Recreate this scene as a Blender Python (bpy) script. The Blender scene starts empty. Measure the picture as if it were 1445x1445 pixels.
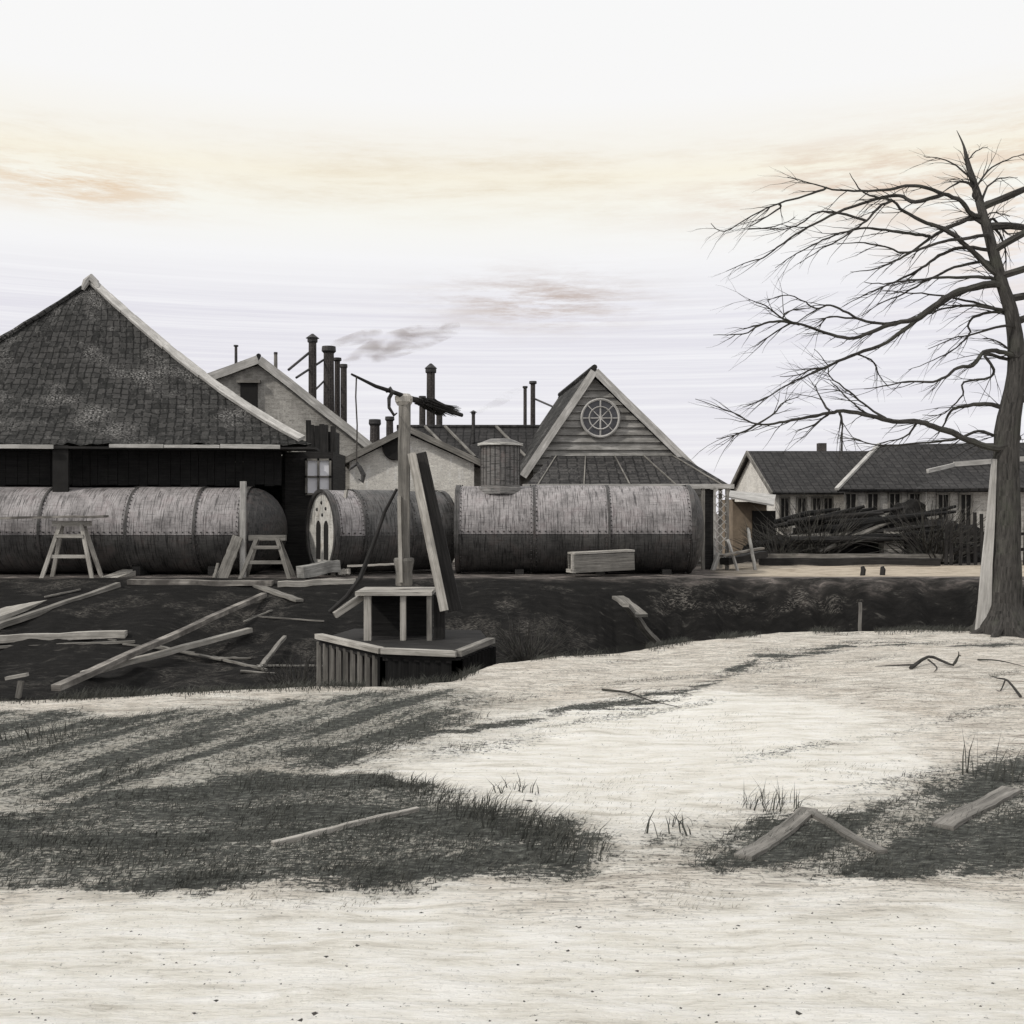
import bpy, math, random
import numpy as np
from mathutils import Vector, Matrix
random.seed(7); rng = np.random.default_rng(11)
C = bpy.context.scene.collection
S = bpy.context.scene
F = 1500.0; EYE = 1.7; CX = 722.5; CY = 722.5
V = Vector
def at(px, py, d):                     # sight line of the photograph at distance d (metres)
    return V(((px-CX)/F*d, d, EYE-(py-CY)/F*d))
def gz(px, d, z=0.0):                  # a point above/below photo column px, distance d, height z
    return V(((px-CX)/F*d, d, z))
# ------------------------------------------------------------------ noise
def _hash(ix, iy, s):
    n = (ix*374761393 + iy*668265263 + s*974711) & 0x7fffffff
    n = ((n ^ (n >> 13))*1274126177) & 0x7fffffff
    return ((n ^ (n >> 16)) & 0xffff)/65535.0
def vnoise(x, y, s=0):
    x = np.asarray(x, float); y = np.asarray(y, float)
    ix = np.floor(x).astype(np.int64); iy = np.floor(y).astype(np.int64)
    fx = x-ix; fy = y-iy; fx = fx*fx*(3-2*fx); fy = fy*fy*(3-2*fy)
    a = _hash(ix, iy, s); b = _hash(ix+1, iy, s); c = _hash(ix, iy+1, s); d = _hash(ix+1, iy+1, s)
    return (a+(b-a)*fx)*(1-fy)+(c+(d-c)*fx)*fy
def fbm(x, y, s=0, o=4):
    t = 0; a = .5; n = 0
    for k in range(o):
        t = t+a*vnoise(x*2**k, y*2**k, s+k*17); n += a; a *= .5
    return t/n
def sstep(a, b, x):
    t = np.clip((x-a)/(b-a), 0, 1); return t*t*(3-2*t)
# ------------------------------------------------------------------ materials
def newmat(name):
    m = bpy.data.materials.new(name); m.use_nodes = True
    nt = m.node_tree; nt.nodes.clear()
    out = nt.nodes.new('ShaderNodeOutputMaterial'); b = nt.nodes.new('ShaderNodeBsdfPrincipled')
    nt.links.new(b.outputs[0], out.inputs[0])
    return m, nt, b
def N(nt, t, **kw):
    n = nt.nodes.new(t)
    for k, v in kw.items():
        if k.startswith('_'): setattr(n, k[1:], v)
        else: n.inputs[k.replace('__', ' ')].default_value = v
    return n
def ramp(nt, fac, stops):
    r = nt.nodes.new('ShaderNodeValToRGB'); e = r.color_ramp.elements
    while len(e) < len(stops): e.new(.5)
    for i, (p, c) in enumerate(stops):
        e[i].position = p; e[i].color = (c, c, c, 1) if not hasattr(c, '__len__') else (*c, 1)
    nt.links.new(fac, r.inputs[0]); return r.outputs[0]
def noise(nt, vec, scale=(1, 1, 1), detail=6, rough=.6, sc=1.0, rot=0.0, dist=0.0):
    mp = nt.nodes.new('ShaderNodeMapping'); mp.inputs['Scale'].default_value = scale
    mp.inputs['Rotation'].default_value = (0, 0, rot)
    nt.links.new(vec, mp.inputs[0])
    n = nt.nodes.new('ShaderNodeTexNoise'); n.inputs['Scale'].default_value = sc
    n.inputs['Detail'].default_value = detail; n.inputs['Roughness'].default_value = rough
    n.inputs['Distortion'].default_value = dist
    nt.links.new(mp.outputs[0], n.inputs['Vector']); return n.outputs[0]
def mixc(nt, fac, a, b, mode='MIX'):
    m = nt.nodes.new('ShaderNodeMix'); m.data_type = 'RGBA'; m.blend_type = mode
    for s, v in ((m.inputs[0], fac), (m.inputs[6], a), (m.inputs[7], b)):
        if isinstance(v, (int, float)): s.default_value = v if s.type == 'VALUE' else (v, v, v, 1)
        elif isinstance(v, tuple): s.default_value = (*v, 1)
        else: nt.links.new(v, s)
    return m.outputs[2]
def math_(nt, op, a, b=None):
    m = nt.nodes.new('ShaderNodeMath'); m.operation = op
    for i, v in enumerate((a, b)):
        if v is None: continue
        if isinstance(v, (int, float)): m.inputs[i].default_value = v
        else: nt.links.new(v, m.inputs[i])
    return m.outputs[0]
def bump(nt, b, h, s=.5, d=.02):
    bp = nt.nodes.new('ShaderNodeBump'); bp.inputs['Strength'].default_value = s; bp.inputs['Distance'].default_value = d
    nt.links.new(h, bp.inputs['Height']); nt.links.new(bp.outputs[0], b.inputs['Normal'])
def uvout(nt):
    return nt.nodes.new('ShaderNodeTexCoord').outputs['UV']
def objout(nt):
    return nt.nodes.new('ShaderNodeTexCoord').outputs['Object']
def m_wood(name, lo, hi, grain=22, rough=.85, blot=.5):
    m, nt, b = newmat(name); uv = uvout(nt)
    g = noise(nt, uv, (1.2, grain, 1), 8, .7)
    l = noise(nt, uv, (2.0, 90, 1), 4, .7)
    p = noise(nt, objout(nt), (1, 1, 1), 4, .6, 1.7)
    c = ramp(nt, g, [(.32, lo), (.5, tuple((a+q)/2 for a, q in zip(lo, hi))), (.66, hi)])
    c = mixc(nt, ramp(nt, l, [(.36, .75), (.45, 0.0)]), c, tuple(v*.35 for v in lo))
    c = mixc(nt, ramp(nt, p, [(.42, 0.0), (.62, blot)]), c, tuple(v*.8 for v in lo))
    nt.links.new(c, b.inputs['Base Color']); b.inputs['Roughness'].default_value = rough
    b.inputs['Specular IOR Level'].default_value = .2
    bump(nt, b, g, .7, .015); return m
def m_brick(name, c1, c2, mortar, w=.22, h=.075, rough=.9, soot=.5, ms=.012):
    m, nt, b = newmat(name); uv = uvout(nt)
    w1 = noise(nt, uv, (3, 3, 3), 2, .5)
    br = nt.nodes.new('ShaderNodeTexBrick'); nt.links.new(uv, br.inputs[0])
    br.inputs['Color1'].default_value = (*c1, 1); br.inputs['Color2'].default_value = (*c2, 1); br.inputs['Mortar'].default_value = (*mortar, 1)
    br.inputs['Scale'].default_value = 1; br.inputs['Brick Width'].default_value = w; br.inputs['Row Height'].default_value = h
    br.inputs['Mortar Size'].default_value = ms; br.inputs['Mortar Smooth'].default_value = .3
    n1 = noise(nt, uv, (1, 1, 1), 7, .7, 1.3); n2 = noise(nt, uv, (14, 60, 1), 4, .7)
    n3 = noise(nt, uv, (3, .6, 1), 6, .7, 2)
    c = mixc(nt, ramp(nt, n1, [(.45, 0.0), (.68, soot)]), br.outputs[0], tuple(v*.3 for v in c2))
    c = mixc(nt, ramp(nt, n2, [(.38, .75), (.47, 0.0)]), c, tuple(v*.3 for v in c2))
    c = mixc(nt, ramp(nt, n3, [(.55, 0.0), (.7, .35)]), c, tuple(min(1, v*1.5) for v in c1))
    nt.links.new(c, b.inputs['Base Color']); b.inputs['Roughness'].default_value = rough; b.inputs['Specular IOR Level'].default_value = .15
    bump(nt, b, math_(nt, 'ADD', br.outputs[1], math_(nt, 'MULTIPLY', n2, -1.0)), -.5, .02); return m
def m_tile(name, lo, hi, w=.24, h=.3, light=.3):
    m, nt, b = newmat(name); uv = uvout(nt)
    d = nt.nodes.new('ShaderNodeVectorMath'); d.operation = 'MULTIPLY_ADD'
    nn = nt.nodes.new('ShaderNodeTexNoise'); nn.inputs['Scale'].default_value = 2.2; nt.links.new(uv, nn.inputs[0])
    nt.links.new(nn.outputs[1], d.inputs[0]); d.inputs[1].default_value = (.13, .13, 0); nt.links.new(uv, d.inputs[2])
    br = nt.nodes.new('ShaderNodeTexBrick'); nt.links.new(d.outputs[0], br.inputs[0]); br.offset = 0.0
    br.inputs['Color1'].default_value = (*lo, 1); br.inputs['Color2'].default_value = tuple((a+q)/2 for a, q in zip(lo, hi))+(1,)
    br.inputs['Mortar'].default_value = (*[v*.5 for v in lo], 1); br.inputs['Scale'].default_value = 1
    br.inputs['Brick Width'].default_value = w; br.inputs['Row Height'].default_value = h; br.inputs['Mortar Size'].default_value = .035
    br.inputs['Mortar Smooth'].default_value = .6
    n1 = noise(nt, uv, (9, 4, 1), 8, .75); n2 = noise(nt, uv, (.5, .5, 1), 5, .6)
    c = mixc(nt, ramp(nt, n1, [(.52, 0.0), (.66, 1.0)]), br.outputs[0], hi)
    c = mixc(nt, math_(nt, 'MULTIPLY', ramp(nt, n2, [(.5, 0.0), (.68, light)]), ramp(nt, noise(nt, uv, (16, 14, 1), 3, .7), [(.5, 0.0), (.56, 1.0)])), c, tuple(min(.5, v*4) for v in hi))
    nt.links.new(c, b.inputs['Base Color']); b.inputs['Roughness'].default_value = .9; b.inputs['Specular IOR Level'].default_value = .15
    bump(nt, b, math_(nt, 'ADD', br.outputs[1], math_(nt, 'MULTIPLY', n1, -1.5)), -.6, .03); return m
def m_iron(name, lo, hi, rust=(.16, .1, .09), rough=.6, tar=None):
    m, nt, b = newmat(name); uv = uvout(nt)
    n1 = noise(nt, uv, (1.1, 1.1, 1), 8, .7, 1.5); n2 = noise(nt, uv, (30, 1.6, 1), 5, .75, dist=.25); n3 = noise(nt, uv, (2, 30, 1), 5, .7)
    n4 = noise(nt, uv, (1.5, 1.5, 1), 6, .7, 1.1, dist=.5)
    c = ramp(nt, n1, [(.3, lo), (.62, hi)])
    c = mixc(nt, ramp(nt, n2, [(.4, .9), (.5, 0.0)]), c, tuple(v*.3 for v in lo))
    c = mixc(nt, ramp(nt, n3, [(.34, .6), (.45, 0.0)]), c, tuple(v*.35 for v in lo))
    c = mixc(nt, ramp(nt, n4, [(.52, 0.0), (.66, .5)]), c, rust)
    nt.links.new(c, b.inputs['Base Color']); b.inputs['Roughness'].default_value = rough; b.inputs['Specular IOR Level'].default_value = .3
    bump(nt, b, n2, .35, .01); return m
def m_flat(name, col, rough=.9, var=.5, sc=3):
    m, nt, b = newmat(name); o = objout(nt)
    n1 = noise(nt, o, (1, 1, 1), 8, .7, sc)
    c = ramp(nt, n1, [(.3, tuple(v*(1-var) for v in col)), (.65, tuple(min(1, v*(1+var*.6)) for v in col))])
    nt.links.new(c, b.inputs['Base Color']); b.inputs['Roughness'].default_value = rough; b.inputs['Specular IOR Level'].default_value = .2
    bump(nt, b, n1, .5, .02); return m
WOODL = m_wood('weathered pale wood', (.23, .215, .19), (.6, .57, .52))
WOODS = [WOODL, m_wood('silvered wood', (.16, .155, .145), (.48, .47, .44), 18, blot=.8), m_wood('bleached wood', (.3, .28, .25), (.7, .66, .6), 26, blot=.3), m_wood('stained wood', (.12, .11, .1), (.42, .39, .35), 16, blot=1.0)]
WOODM = m_wood('grey wood', (.1, .095, .085), (.34, .32, .29))
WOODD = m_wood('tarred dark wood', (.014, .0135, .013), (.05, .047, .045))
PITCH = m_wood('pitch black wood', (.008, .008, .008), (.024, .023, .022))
BOARDW = m_wood('whitened barge board', (.3, .29, .27), (.62, .6, .57), 14)
CLAP = m_wood('grey clapboard', (.14, .135, .125), (.43, .415, .39), 9)
BRICKP = m_brick('limewashed brick', (.8, .77, .7), (.62, .59, .54), (.68, .65, .6), soot=.35)
BRICKG = m_brick('grey brick', (.5, .48, .44), (.32, .305, .28), (.44, .42, .39), soot=.6)
BRICKD = m_brick('sooty brick', (.07, .062, .057), (.04, .037, .035), (.11, .1, .095), soot=.6)
TILE = m_tile('dark mossy pantiles', (.02, .02, .019), (.085, .082, .078), light=.7)
TILE2 = m_tile('black tiles', (.028, .027, .027), (.065, .062, .06), .3, .34, .12)
TILEM = m_tile('grey slates', (.03, .029, .029), (.1, .095, .09), .3, .24, .2)
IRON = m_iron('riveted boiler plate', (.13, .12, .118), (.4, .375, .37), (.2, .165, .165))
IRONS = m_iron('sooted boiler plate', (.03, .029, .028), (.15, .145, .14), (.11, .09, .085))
IRONL = m_iron('shade-dark lower boiler plate', (.03, .029, .028), (.11, .105, .1), (.09, .07, .065))  # shade of the boiler bellies put into a darker plate colour
IRONP = m_iron('pale boiler end plate', (.4, .39, .36), (.72, .7, .65), (.3, .25, .2))
IROND = m_iron('black iron', (.025, .024, .024), (.075, .072, .07), (.07, .045, .04))
DARK = m_flat('dark opening', (.02, .019, .018), .9, .3)
GLASSM, _nt, _b = newmat('dusty window glass')
_b.inputs['Base Color'].default_value = (.05, .05, .055, 1); _b.inputs['Roughness'].default_value = .12
PALEG, _nt, _b = newmat('sky-pale window glass')
_b.inputs['Base Color'].default_value = (.75, .75, .78, 1); _b.inputs['Roughness'].default_value = .25  # reflected sky painted into the pale base colour
STONE = m_flat('dark stone', (.06, .056, .05), .9, .5, 14)
HEAP = m_flat('dark scrap and earth', (.022, .021, .02), .95, .7, 4)
TAN = m_flat('tan plaster', (.24, .19, .14), .95, .35, 2)
ROPE = m_flat('old rope', (.06, .055, .05), .9, .3, 20)
def m_bark():
    m, nt, b = newmat('bark'); uv = uvout(nt)
    g = noise(nt, uv, (3, 24, 1), 8, .75); p = noise(nt, objout(nt), (1, 1, 1), 5, .6, 3)
    c = ramp(nt, g, [(.35, (.022, .021, .02)), (.6, (.085, .08, .074)), (.75, (.16, .15, .14))])
    c = mixc(nt, ramp(nt, p, [(.5, 0.0), (.65, .4)]), c, (.09, .095, .075))
    nt.links.new(c, b.inputs['Base Color']); b.inputs['Roughness'].default_value = .95; b.inputs['Specular IOR Level'].default_value = .1
    bump(nt, b, g, 1, .03); return m
BARK = m_bark()
def m_grass(name, lo, hi):
    m, nt, b = newmat(name); n = noise(nt, objout(nt), (1, 1, 1), 3, .6, 9)
    c = ramp(nt, n, [(.3, lo), (.7, hi)]); nt.links.new(c, b.inputs['Base Color']); b.inputs['Roughness'].default_value = .8
    b.inputs['Specular IOR Level'].default_value = .15; return m
GRASS = m_grass('dark winter grass', (.035, .037, .033), (.1, .1, .088))
GRASSP = m_grass('dry pale grass', (.2, .19, .16), (.42, .4, .34))
# ------------------------------------------------------------------ mesh builder
class MB:
    def __init__(s): s.v = []; s.f = []; s.uv = []
    def face(s, pts, uv=None):
        i = len(s.v); s.v += [V(p) for p in pts]; s.f.append(list(range(i, i+len(pts))))
        if uv is None:
            n = V((0, 0, 0))
            for k in range(len(pts)):
                a = V(pts[k]); c = V(pts[(k+1) % len(pts)]); n += a.cross(c)
            n = n.normalized() if n.length > 1e-9 else V((0, 0, 1))
            if abs(n.z) > .99: u = V((1, 0, 0))
            else: u = V((0, 0, 1)).cross(n).normalized()
            w = n.cross(u); uv = [(V(p).dot(u), V(p).dot(w)) for p in pts]
        s.uv.append(uv)
    def slab(s, pts, t):               # planar polygon thickened by t against its normal
        pts = [V(p) for p in pts]; n = V((0, 0, 0))
        for k in range(len(pts)): n += pts[k].cross(pts[(k+1) % len(pts)])
        n.normalize(); q = [p-n*t for p in pts]
        s.face(pts); s.face(q[::-1])
        for k in range(len(pts)):
            j = (k+1) % len(pts); s.face([pts[j], pts[k], q[k], q[j]])
    def box(s, lo, hi):
        x0, y0, z0 = lo; x1, y1, z1 = hi
        p = [(x, y, z) for z in (z0, z1) for y in (y0, y1) for x in (x0, x1)]
        for f in ((0, 2, 3, 1), (4, 5, 7, 6), (0, 1, 5, 4), (2, 6, 7, 3), (0, 4, 6, 2), (1, 3, 7, 5)): s.face([p[k] for k in f])
    def beam(s, a, b, w, h, up=(0, 0, 1), w2=None, h2=None, n=1, wob=0.0):
        a = V(a); b = V(b); d = b-a; L = d.length; d.normalize(); up = V(up)
        if abs(d.dot(up)) > .98: up = V((0, -1, 0))
        sd = d.cross(up).normalized(); up = sd.cross(d).normalized(); w2 = w2 or w; h2 = h2 or h
        rings = []; off = random.random()*9
        for k in range(n+1):
            t = k/n; c = a+d*(L*t)+sd*random.uniform(-wob, wob)+up*random.uniform(-wob, wob); ww = (w+(w2-w)*t)/2; hh = (h+(h2-h)*t)/2
            rings.append([c+sd*x*ww+up*y*hh for x, y in ((-1, -1), (1, -1), (1, 1), (-1, 1))])
        for k in range(n):
            v0 = 0
            for j in range(4):
                e = w if j % 2 == 0 else h; q = (j+1) % 4
                s.face([rings[k][j], rings[k][q], rings[k+1][q], rings[k+1][j]],
                       [(L*k/n+off, v0), (L*k/n+off, v0+e), (L*(k+1)/n+off, v0+e), (L*(k+1)/n+off, v0)]); v0 += e
        s.face(rings[0][::-1]); s.face(rings[-1])
    def tube(s, pts, rad, seg=8, cap=True, jit=0.0):
        pts = [V(p) for p in pts]
        if not hasattr(rad, '__len__'): rad = [rad]*len(pts)
        rings = []; L = 0; ls = []; prev = None
        for i, p in enumerate(pts):
            if i: L += (p-pts[i-1]).length
            ls.append(L)
            d = (pts[min(i+1, len(pts)-1)]-pts[max(i-1, 0)])
            d = d.normalized() if d.length > 1e-9 else V((0, 0, 1))
            if prev is None:
                r = V((0, -1, 0)) if abs(d.y) < .9 else V((1, 0, 0))
            else: r = prev
            r = (r-d*r.dot(d)).normalized(); prev = r; q = d.cross(r)
            rings.append([p+(r*math.cos(a)+q*math.sin(a))*rad[i]*(1+random.uniform(-jit, jit)) for a in (2*math.pi*k/seg for k in range(seg))])
        for i in range(len(pts)-1):
            for k in range(seg):
                j = (k+1) % seg; R = 2*math.pi*max(rad[i], .02)/seg
                s.face([rings[i][k], rings[i][j], rings[i+1][j], rings[i+1][k]],
                       [(ls[i], k*R), (ls[i], (k+1)*R), (ls[i+1], (k+1)*R), (ls[i+1], k*R)])
        if cap: s.face(rings[0][::-1]); s.face(rings[-1])
    def add(s, o):
        i = len(s.v); s.v += o.v; s.f += [[k+i for k in f] for f in o.f]; s.uv += o.uv
    def build(s, name, m, parent=None, loc=None, smooth=False, bevel=0, weld=False):
        me = bpy.data.meshes.new(name); base = V((0, 0, 0))
        if parent is not None: base = wloc(parent)
        elif loc is not None: base = V(loc)
        me.from_pydata([tuple(p-base) for p in s.v], [], s.f)
        ul = me.uv_layers.new(name='UVMap'); flat = [c for u in s.uv for p in u for c in p]
        ul.data.foreach_set('uv', flat)
        if weld:
            import bmesh
            bm = bmesh.new(); bm.from_mesh(me); bmesh.ops.remove_doubles(bm, verts=bm.verts, dist=1e-4); bm.to_mesh(me); bm.free()
        me.materials.append(m)
        if smooth: me.polygons.foreach_set('use_smooth', [True]*len(me.polygons))
        o = bpy.data.objects.new(name, me); C.objects.link(o)
        if parent is not None:
            o.parent = parent; o['_w'] = list(base)
        else: o.location = base; o['_w'] = list(base)
        if bevel:
            b = o.modifiers.new('bevel', 'BEVEL'); b.width = bevel; b.segments = 1; b.limit_method = 'ANGLE'
        return o
def wloc(o): return V(o['_w'])
def tag(o, label=None, cat=None, group=None, kind=None):
    if label: o['label'] = label
    if cat: o['category'] = cat
    if group: o['group'] = group
    if kind: o['kind'] = kind
    return o
def thing(name, label, cat, loc, group=None):
    o = bpy.data.objects.new(name, None); C.objects.link(o); o.location = loc; o['_w'] = list(loc)
    o.empty_display_size = .3
    return tag(o, label, cat, group)
# ------------------------------------------------------------------ terrain
XE = np.array([-40, -12, -4.5, -2.6, -1.18, -.6, -.1, .6, 1.6, 3.8, 7.2, 14, 40.])
YE = np.array([8.6, 9.0, 9.5, 10.0, 10.3, 10.6, 11.9, 12.7, 13.1, 15.1, 15.5, 16, 16.])
def hz(x, y):
    x = np.asarray(x, float); y = np.asarray(y, float)
    ye = np.interp(x, XE, YE)+(fbm(x*.8+3, y*0+1, 5, 3)-.5)*.35
    yf = 27.5+(fbm(x*.5, y*0+4, 9, 3)-.5)*.5
    depth = np.interp(x, [-30, -5, 0, 3, 30], [1.3, 1.32, 1.45, 1.75, 1.75])
    nearw = np.interp(x, [-6, -3, 3, 8], [1.6, 1.6, 2.2, 2.4])
    farw = np.interp(x, [-8, -2, 2, 3.6, 5, 30], [7.0, 5.5, 3.6, 2.2, 1.5, 1.3])+(fbm(x*1.4, y*0+2, 13, 4)-.5)*1.0
    a = sstep(0, 1, (y-ye)/nearw); b = 1-sstep(0, 1, (y-(yf-farw))/farw)
    z = -depth*np.minimum(a, b)
    nearm = 1-a
    z = z+nearm*((fbm(x*.35+7, y*.35, 21, 3)-.5)*.16*sstep(2, 6, y)+(fbm(x*1.7, y*1.7, 33, 4)-.5)*.05)
    z = z+a*b*((fbm(x*.9, y*.9, 41, 4)-.5)*.4)
    far = sstep(27.5, 29, y)
    z = z*(1-far)+far*(fbm(x*.7, y*.7, 3, 3)-.5)*.06
    # soft ridge of the old cart track curving up to the right
    return z
def hz1(x, y): return float(hz(np.array([x]), np.array([y]))[0])
def ground(px, py, dmin=3.0, dmax=60.0):     # where the sight line meets the terrain
    ds = np.arange(dmin, dmax, .03); x = (px-CX)/F*ds; z = EYE-(py-CY)/F*ds
    h = hz(x, ds); k = np.argmax(h >= z)
    return V((x[k], ds[k], h[k]))
def pip(px, py, poly):
    ins = np.zeros(px.shape, bool); n = len(poly)
    for i in range(n):
        x0, y0 = poly[i]; x1, y1 = poly[(i+1) % n]
        c = ((y0 > py) != (y1 > py)) & (px < (x1-x0)*(py-y0)/((y1-y0)+1e-9)+x0); ins ^= c
    return ins
POLY_L = [(-400, 1150), (23, 1142), (200, 1112), (330, 1088), (520, 1090), (560, 1100), (640, 1132), (720, 1150), (800, 1176), (845, 1214), (760, 1238), (640, 1232), (560, 1252), (380, 1250), (180, 1262), (60, 1250), (-400, 1262)]
POLY_M = [(-400, 1000), (23, 1005), (230, 1012), (420, 985), (560, 975), (700, 975), (640, 1030), (500, 1078), (300, 1092), (160, 1120), (-400, 1150)]
POLY_R = [(860, 1216), (920, 1180), (1020, 1160), (1060, 1142), (1130, 1150), (1180, 1128), (1250, 1135), (1300, 1112), (1365, 1078), (1500, 1052), (1900, 1040), (1900, 1260), (1400, 1232), (1230, 1246), (1080, 1222)]
def plan(pts):                                # turns photo outlines on level ground into ground coordinates
    return [((a-CX)/F*(EYE*F/(b-CY)), EYE*F/(b-CY)) for a, b in pts]
POLY_C = [(480, 1092), (640, 1040), (740, 1000), (1000, 975), (1250, 1010), (1330, 1070), (1240, 1122), (1050, 1142), (900, 1200), (800, 1172), (640, 1128)]
PL, PM, PR, PC = plan(POLY_L), plan(POLY_M), plan(POLY_R), plan(POLY_C)
def soft(x, y, poly, j=.12, n=6, s=50):
    m = 0
    for k in range(n):
        jx = (fbm(x*2.2+k*7.1, y*2.2, s+k, 3)-.5)*j*5; jy = (fbm(x*2.2, y*2.2+k*5.3, s+50+k, 3)-.5)*j*3
        m = m+pip(x+jx, y+jy, poly)
    return m/n
def masks(x, y):
    hat = fbm((x*.43+y*.9)*.7, (x*.9-y*.43)*5.5, 77, 5); hz_ = fbm(x*.9, y*4.5, 78, 5)
    m = soft(x, y, PL, .3, 9)*(.6+.55*sstep(.35, .6, hz_))
    m = np.maximum(m, soft(x, y, PR, .3, 9)*(.5+.45*sstep(.38, .6, fbm((x*.69+y*.72)*.9, (x*.72-y*.69)*4, 79, 5))))
    mm = soft(x, y, PM, .35, 9)
    m = np.maximum(m, mm*(.42+.45*sstep(.36, .62, hat)))
    m = np.maximum(m, .38*sstep(.52, .74, fbm((x*.8+y*.55)*.5+4, (x*.55-y*.8)*3.2, 81, 5))*sstep(5.0, 6.2, y))
    # dark track line curving from the left to the tree
    tx = np.array([-2.2, -1.15, -.1, .9, 1.9, 2.8, 4.4, 7.5]); ty = np.array([7.2, 7.5, 8.6, 9.3, 10.3, 12.2, 13.7, 14.3])
    d = np.abs(y-np.interp(x, tx, ty)-(fbm(x*1.3, y*0, 8, 3)-.5)*.6)
    w = .12+.25*vnoise(x*.9, y*0, 12)
    m = np.maximum(m, .85*np.exp(-(d/w/1.3)**2)*sstep(-2.4, -1.4, x)*sstep(.3, .6, fbm(x*2.5+y, y*9-x*2, 90, 4)))
    return np.clip(m, 0, 1)
def build_terrain():
    d = np.concatenate([[-30, -6, 0.3], np.geomspace(1.2, 34, 560), np.geomspace(34.6, 900, 60)])
    a = np.concatenate([np.linspace(-1.25, -.56, 60), np.linspace(-.55, .55, 620), np.linspace(.56, 1.25, 60)])
    D, A = np.meshgrid(d, a, indexing='ij'); X = np.tan(A)*np.maximum(D, 1.2); X = np.where(D < 1.2, A*60, X)
    Z = hz(X, D); nr, nc = D.shape
    co = np.stack([X, D, Z], -1).reshape(-1, 3)
    i = np.arange(nr*nc).reshape(nr, nc); f = np.stack([i[:-1, :-1], i[:-1, 1:], i[1:, 1:], i[1:, :-1]], -1).reshape(-1, 4)
    me = bpy.data.meshes.new('ground'); me.vertices.add(len(co)); me.vertices.foreach_set('co', co.ravel())
    me.loops.add(f.size); me.loops.foreach_set('vertex_index', f.ravel())
    me.polygons.add(len(f)); me.polygons.foreach_set('loop_start', np.arange(0, f.size, 4)); me.polygons.foreach_set('use_smooth', np.ones(len(f), bool))
    me.update(calc_edges=True)
    x, y, z = co[:, 0], co[:, 1], co[:, 2]
    t = masks(x, y)*(y > 0)
    ye = np.interp(x, XE, YE)
    pit = sstep(.15, .7, (y-ye)+(fbm(x*3, y*3, 61, 3)-.5)*.5)      # wet dark mud of the ditch and its banks
    yard = sstep(27.0, 27.7, y+(fbm(x*1.2, y*1.2, 62, 3)-.5)*.8)
    sand = sstep(5.6, 7.2, x+(fbm(x, y, 63, 3)-.5)*1.2)*sstep(27.8, 28.3, y)*(1-sstep(33.5, 35.5, y+(fbm(x*.6, y*.6, 64, 3)-.5)*3))
    clean = np.maximum(soft(x, y, PC, .4, 8), 1-sstep(4.3, 5.0, y+(fbm(x*2, y*2, 65, 3)-.5)*.8))*(y > 0)
    worn = np.clip(soft(x, y, PM, .5, 8)+soft(x, y, PL, .3, 6)+.6*soft(x, y, PR, .3, 6), 0, 1)*(y > 0)
    for nm, arr in (('worn', worn), ('clean', clean), ('turf', t), ('pit', pit), ('yard', yard), ('sand', sand)):
        at_ = me.attributes.new(nm, 'FLOAT', 'POINT'); at_.data.foreach_set('value', np.ascontiguousarray(arr, dtype=np.float32))
    m, nt, b = newmat('earth and sand'); pos = nt.nodes.new('ShaderNodeNewGeometry').outputs['Position']
    def attr(n):
        a_ = nt.nodes.new('ShaderNodeAttribute'); a_.attribute_name = n; return a_.outputs['Fac']
    s1 = noise(nt, pos, (1.0, 4.5, 1), 9, .68, 2.2, rot=-.35, dist=.4)
    s2 = noise(nt, pos, (3.0, 22, 1), 6, .7, 2.4, rot=-.3, dist=.3)
    s3 = noise(nt, pos, (1, 1, 1), 8, .75, 38)
    s4 = noise(nt, pos, (1, 1, 1), 4, .6, .8)
    c = ramp(nt, s1, [(.3, (.22, .2, .175)), (.42, (.58, .53, .46)), (.52, (.77, .72, .64)), (.66, (.9, .865, .79))])
    c = mixc(nt, ramp(nt, s4, [(.5, 0.0), (.7, .35)]), c, (.66, .57, .47))
    c = mixc(nt, ramp(nt, s2, [(.38, .85), (.48, 0.0)]), c, (.15, .138, .12))
    c = mixc(nt, ramp(nt, s3, [(.37, .85), (.46, 0.0)]), c, (.1, .092, .08))
    cl = ramp(nt, s1, [(.3, (.62, .58, .5)), (.45, (.88, .85, .77)), (.6, (.97, .95, .9))])
    cl = mixc(nt, ramp(nt, s3, [(.33, .6), (.4, 0.0)]), cl, (.25, .23, .2))
    c = mixc(nt, math_(nt, 'MULTIPLY', attr('clean'), .85), c, cl)
    wc_ = ramp(nt, noise(nt, pos, (2.5, 14, 1), 7, .8, 5, rot=-.8, dist=.3), [(.38, (.07, .072, .064)), (.5, (.24, .24, .21)), (.62, (.55, .54, .47))])
    c = mixc(nt, math_(nt, 'MULTIPLY', attr('worn'), .62), c, wc_)
    g1 = noise(nt, pos, (4, 11, 1), 8, .75, 3, rot=-.5)
    tc = ramp(nt, g1, [(.36, (.03, .03, .028)), (.5, (.075, .077, .07)), (.61, (.17, .175, .155)), (.7, (.4, .41, .36))])
    s5 = noise(nt, pos, (1.6, 1, 1), 6, .8, 21, rot=-.5); s6 = noise(nt, pos, (2.5, 11, 1), 5, .75, 4.5, rot=-.75, dist=.3)
    tf = math_(nt, 'ADD', attr('turf'), math_(nt, 'ADD', math_(nt, 'MULTIPLY', math_(nt, 'SUBTRACT', s5, .5), 2.2), math_(nt, 'MULTIPLY', math_(nt, 'SUBTRACT', s6, .5), 2.0)))
    c = mixc(nt, ramp(nt, tf, [(.38, 0.0), (.58, 1.0)]), c, tc)
    p1 = noise(nt, pos, (1.2, 5, 1), 8, .7, 1.6, rot=.1, dist=.6)
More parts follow.
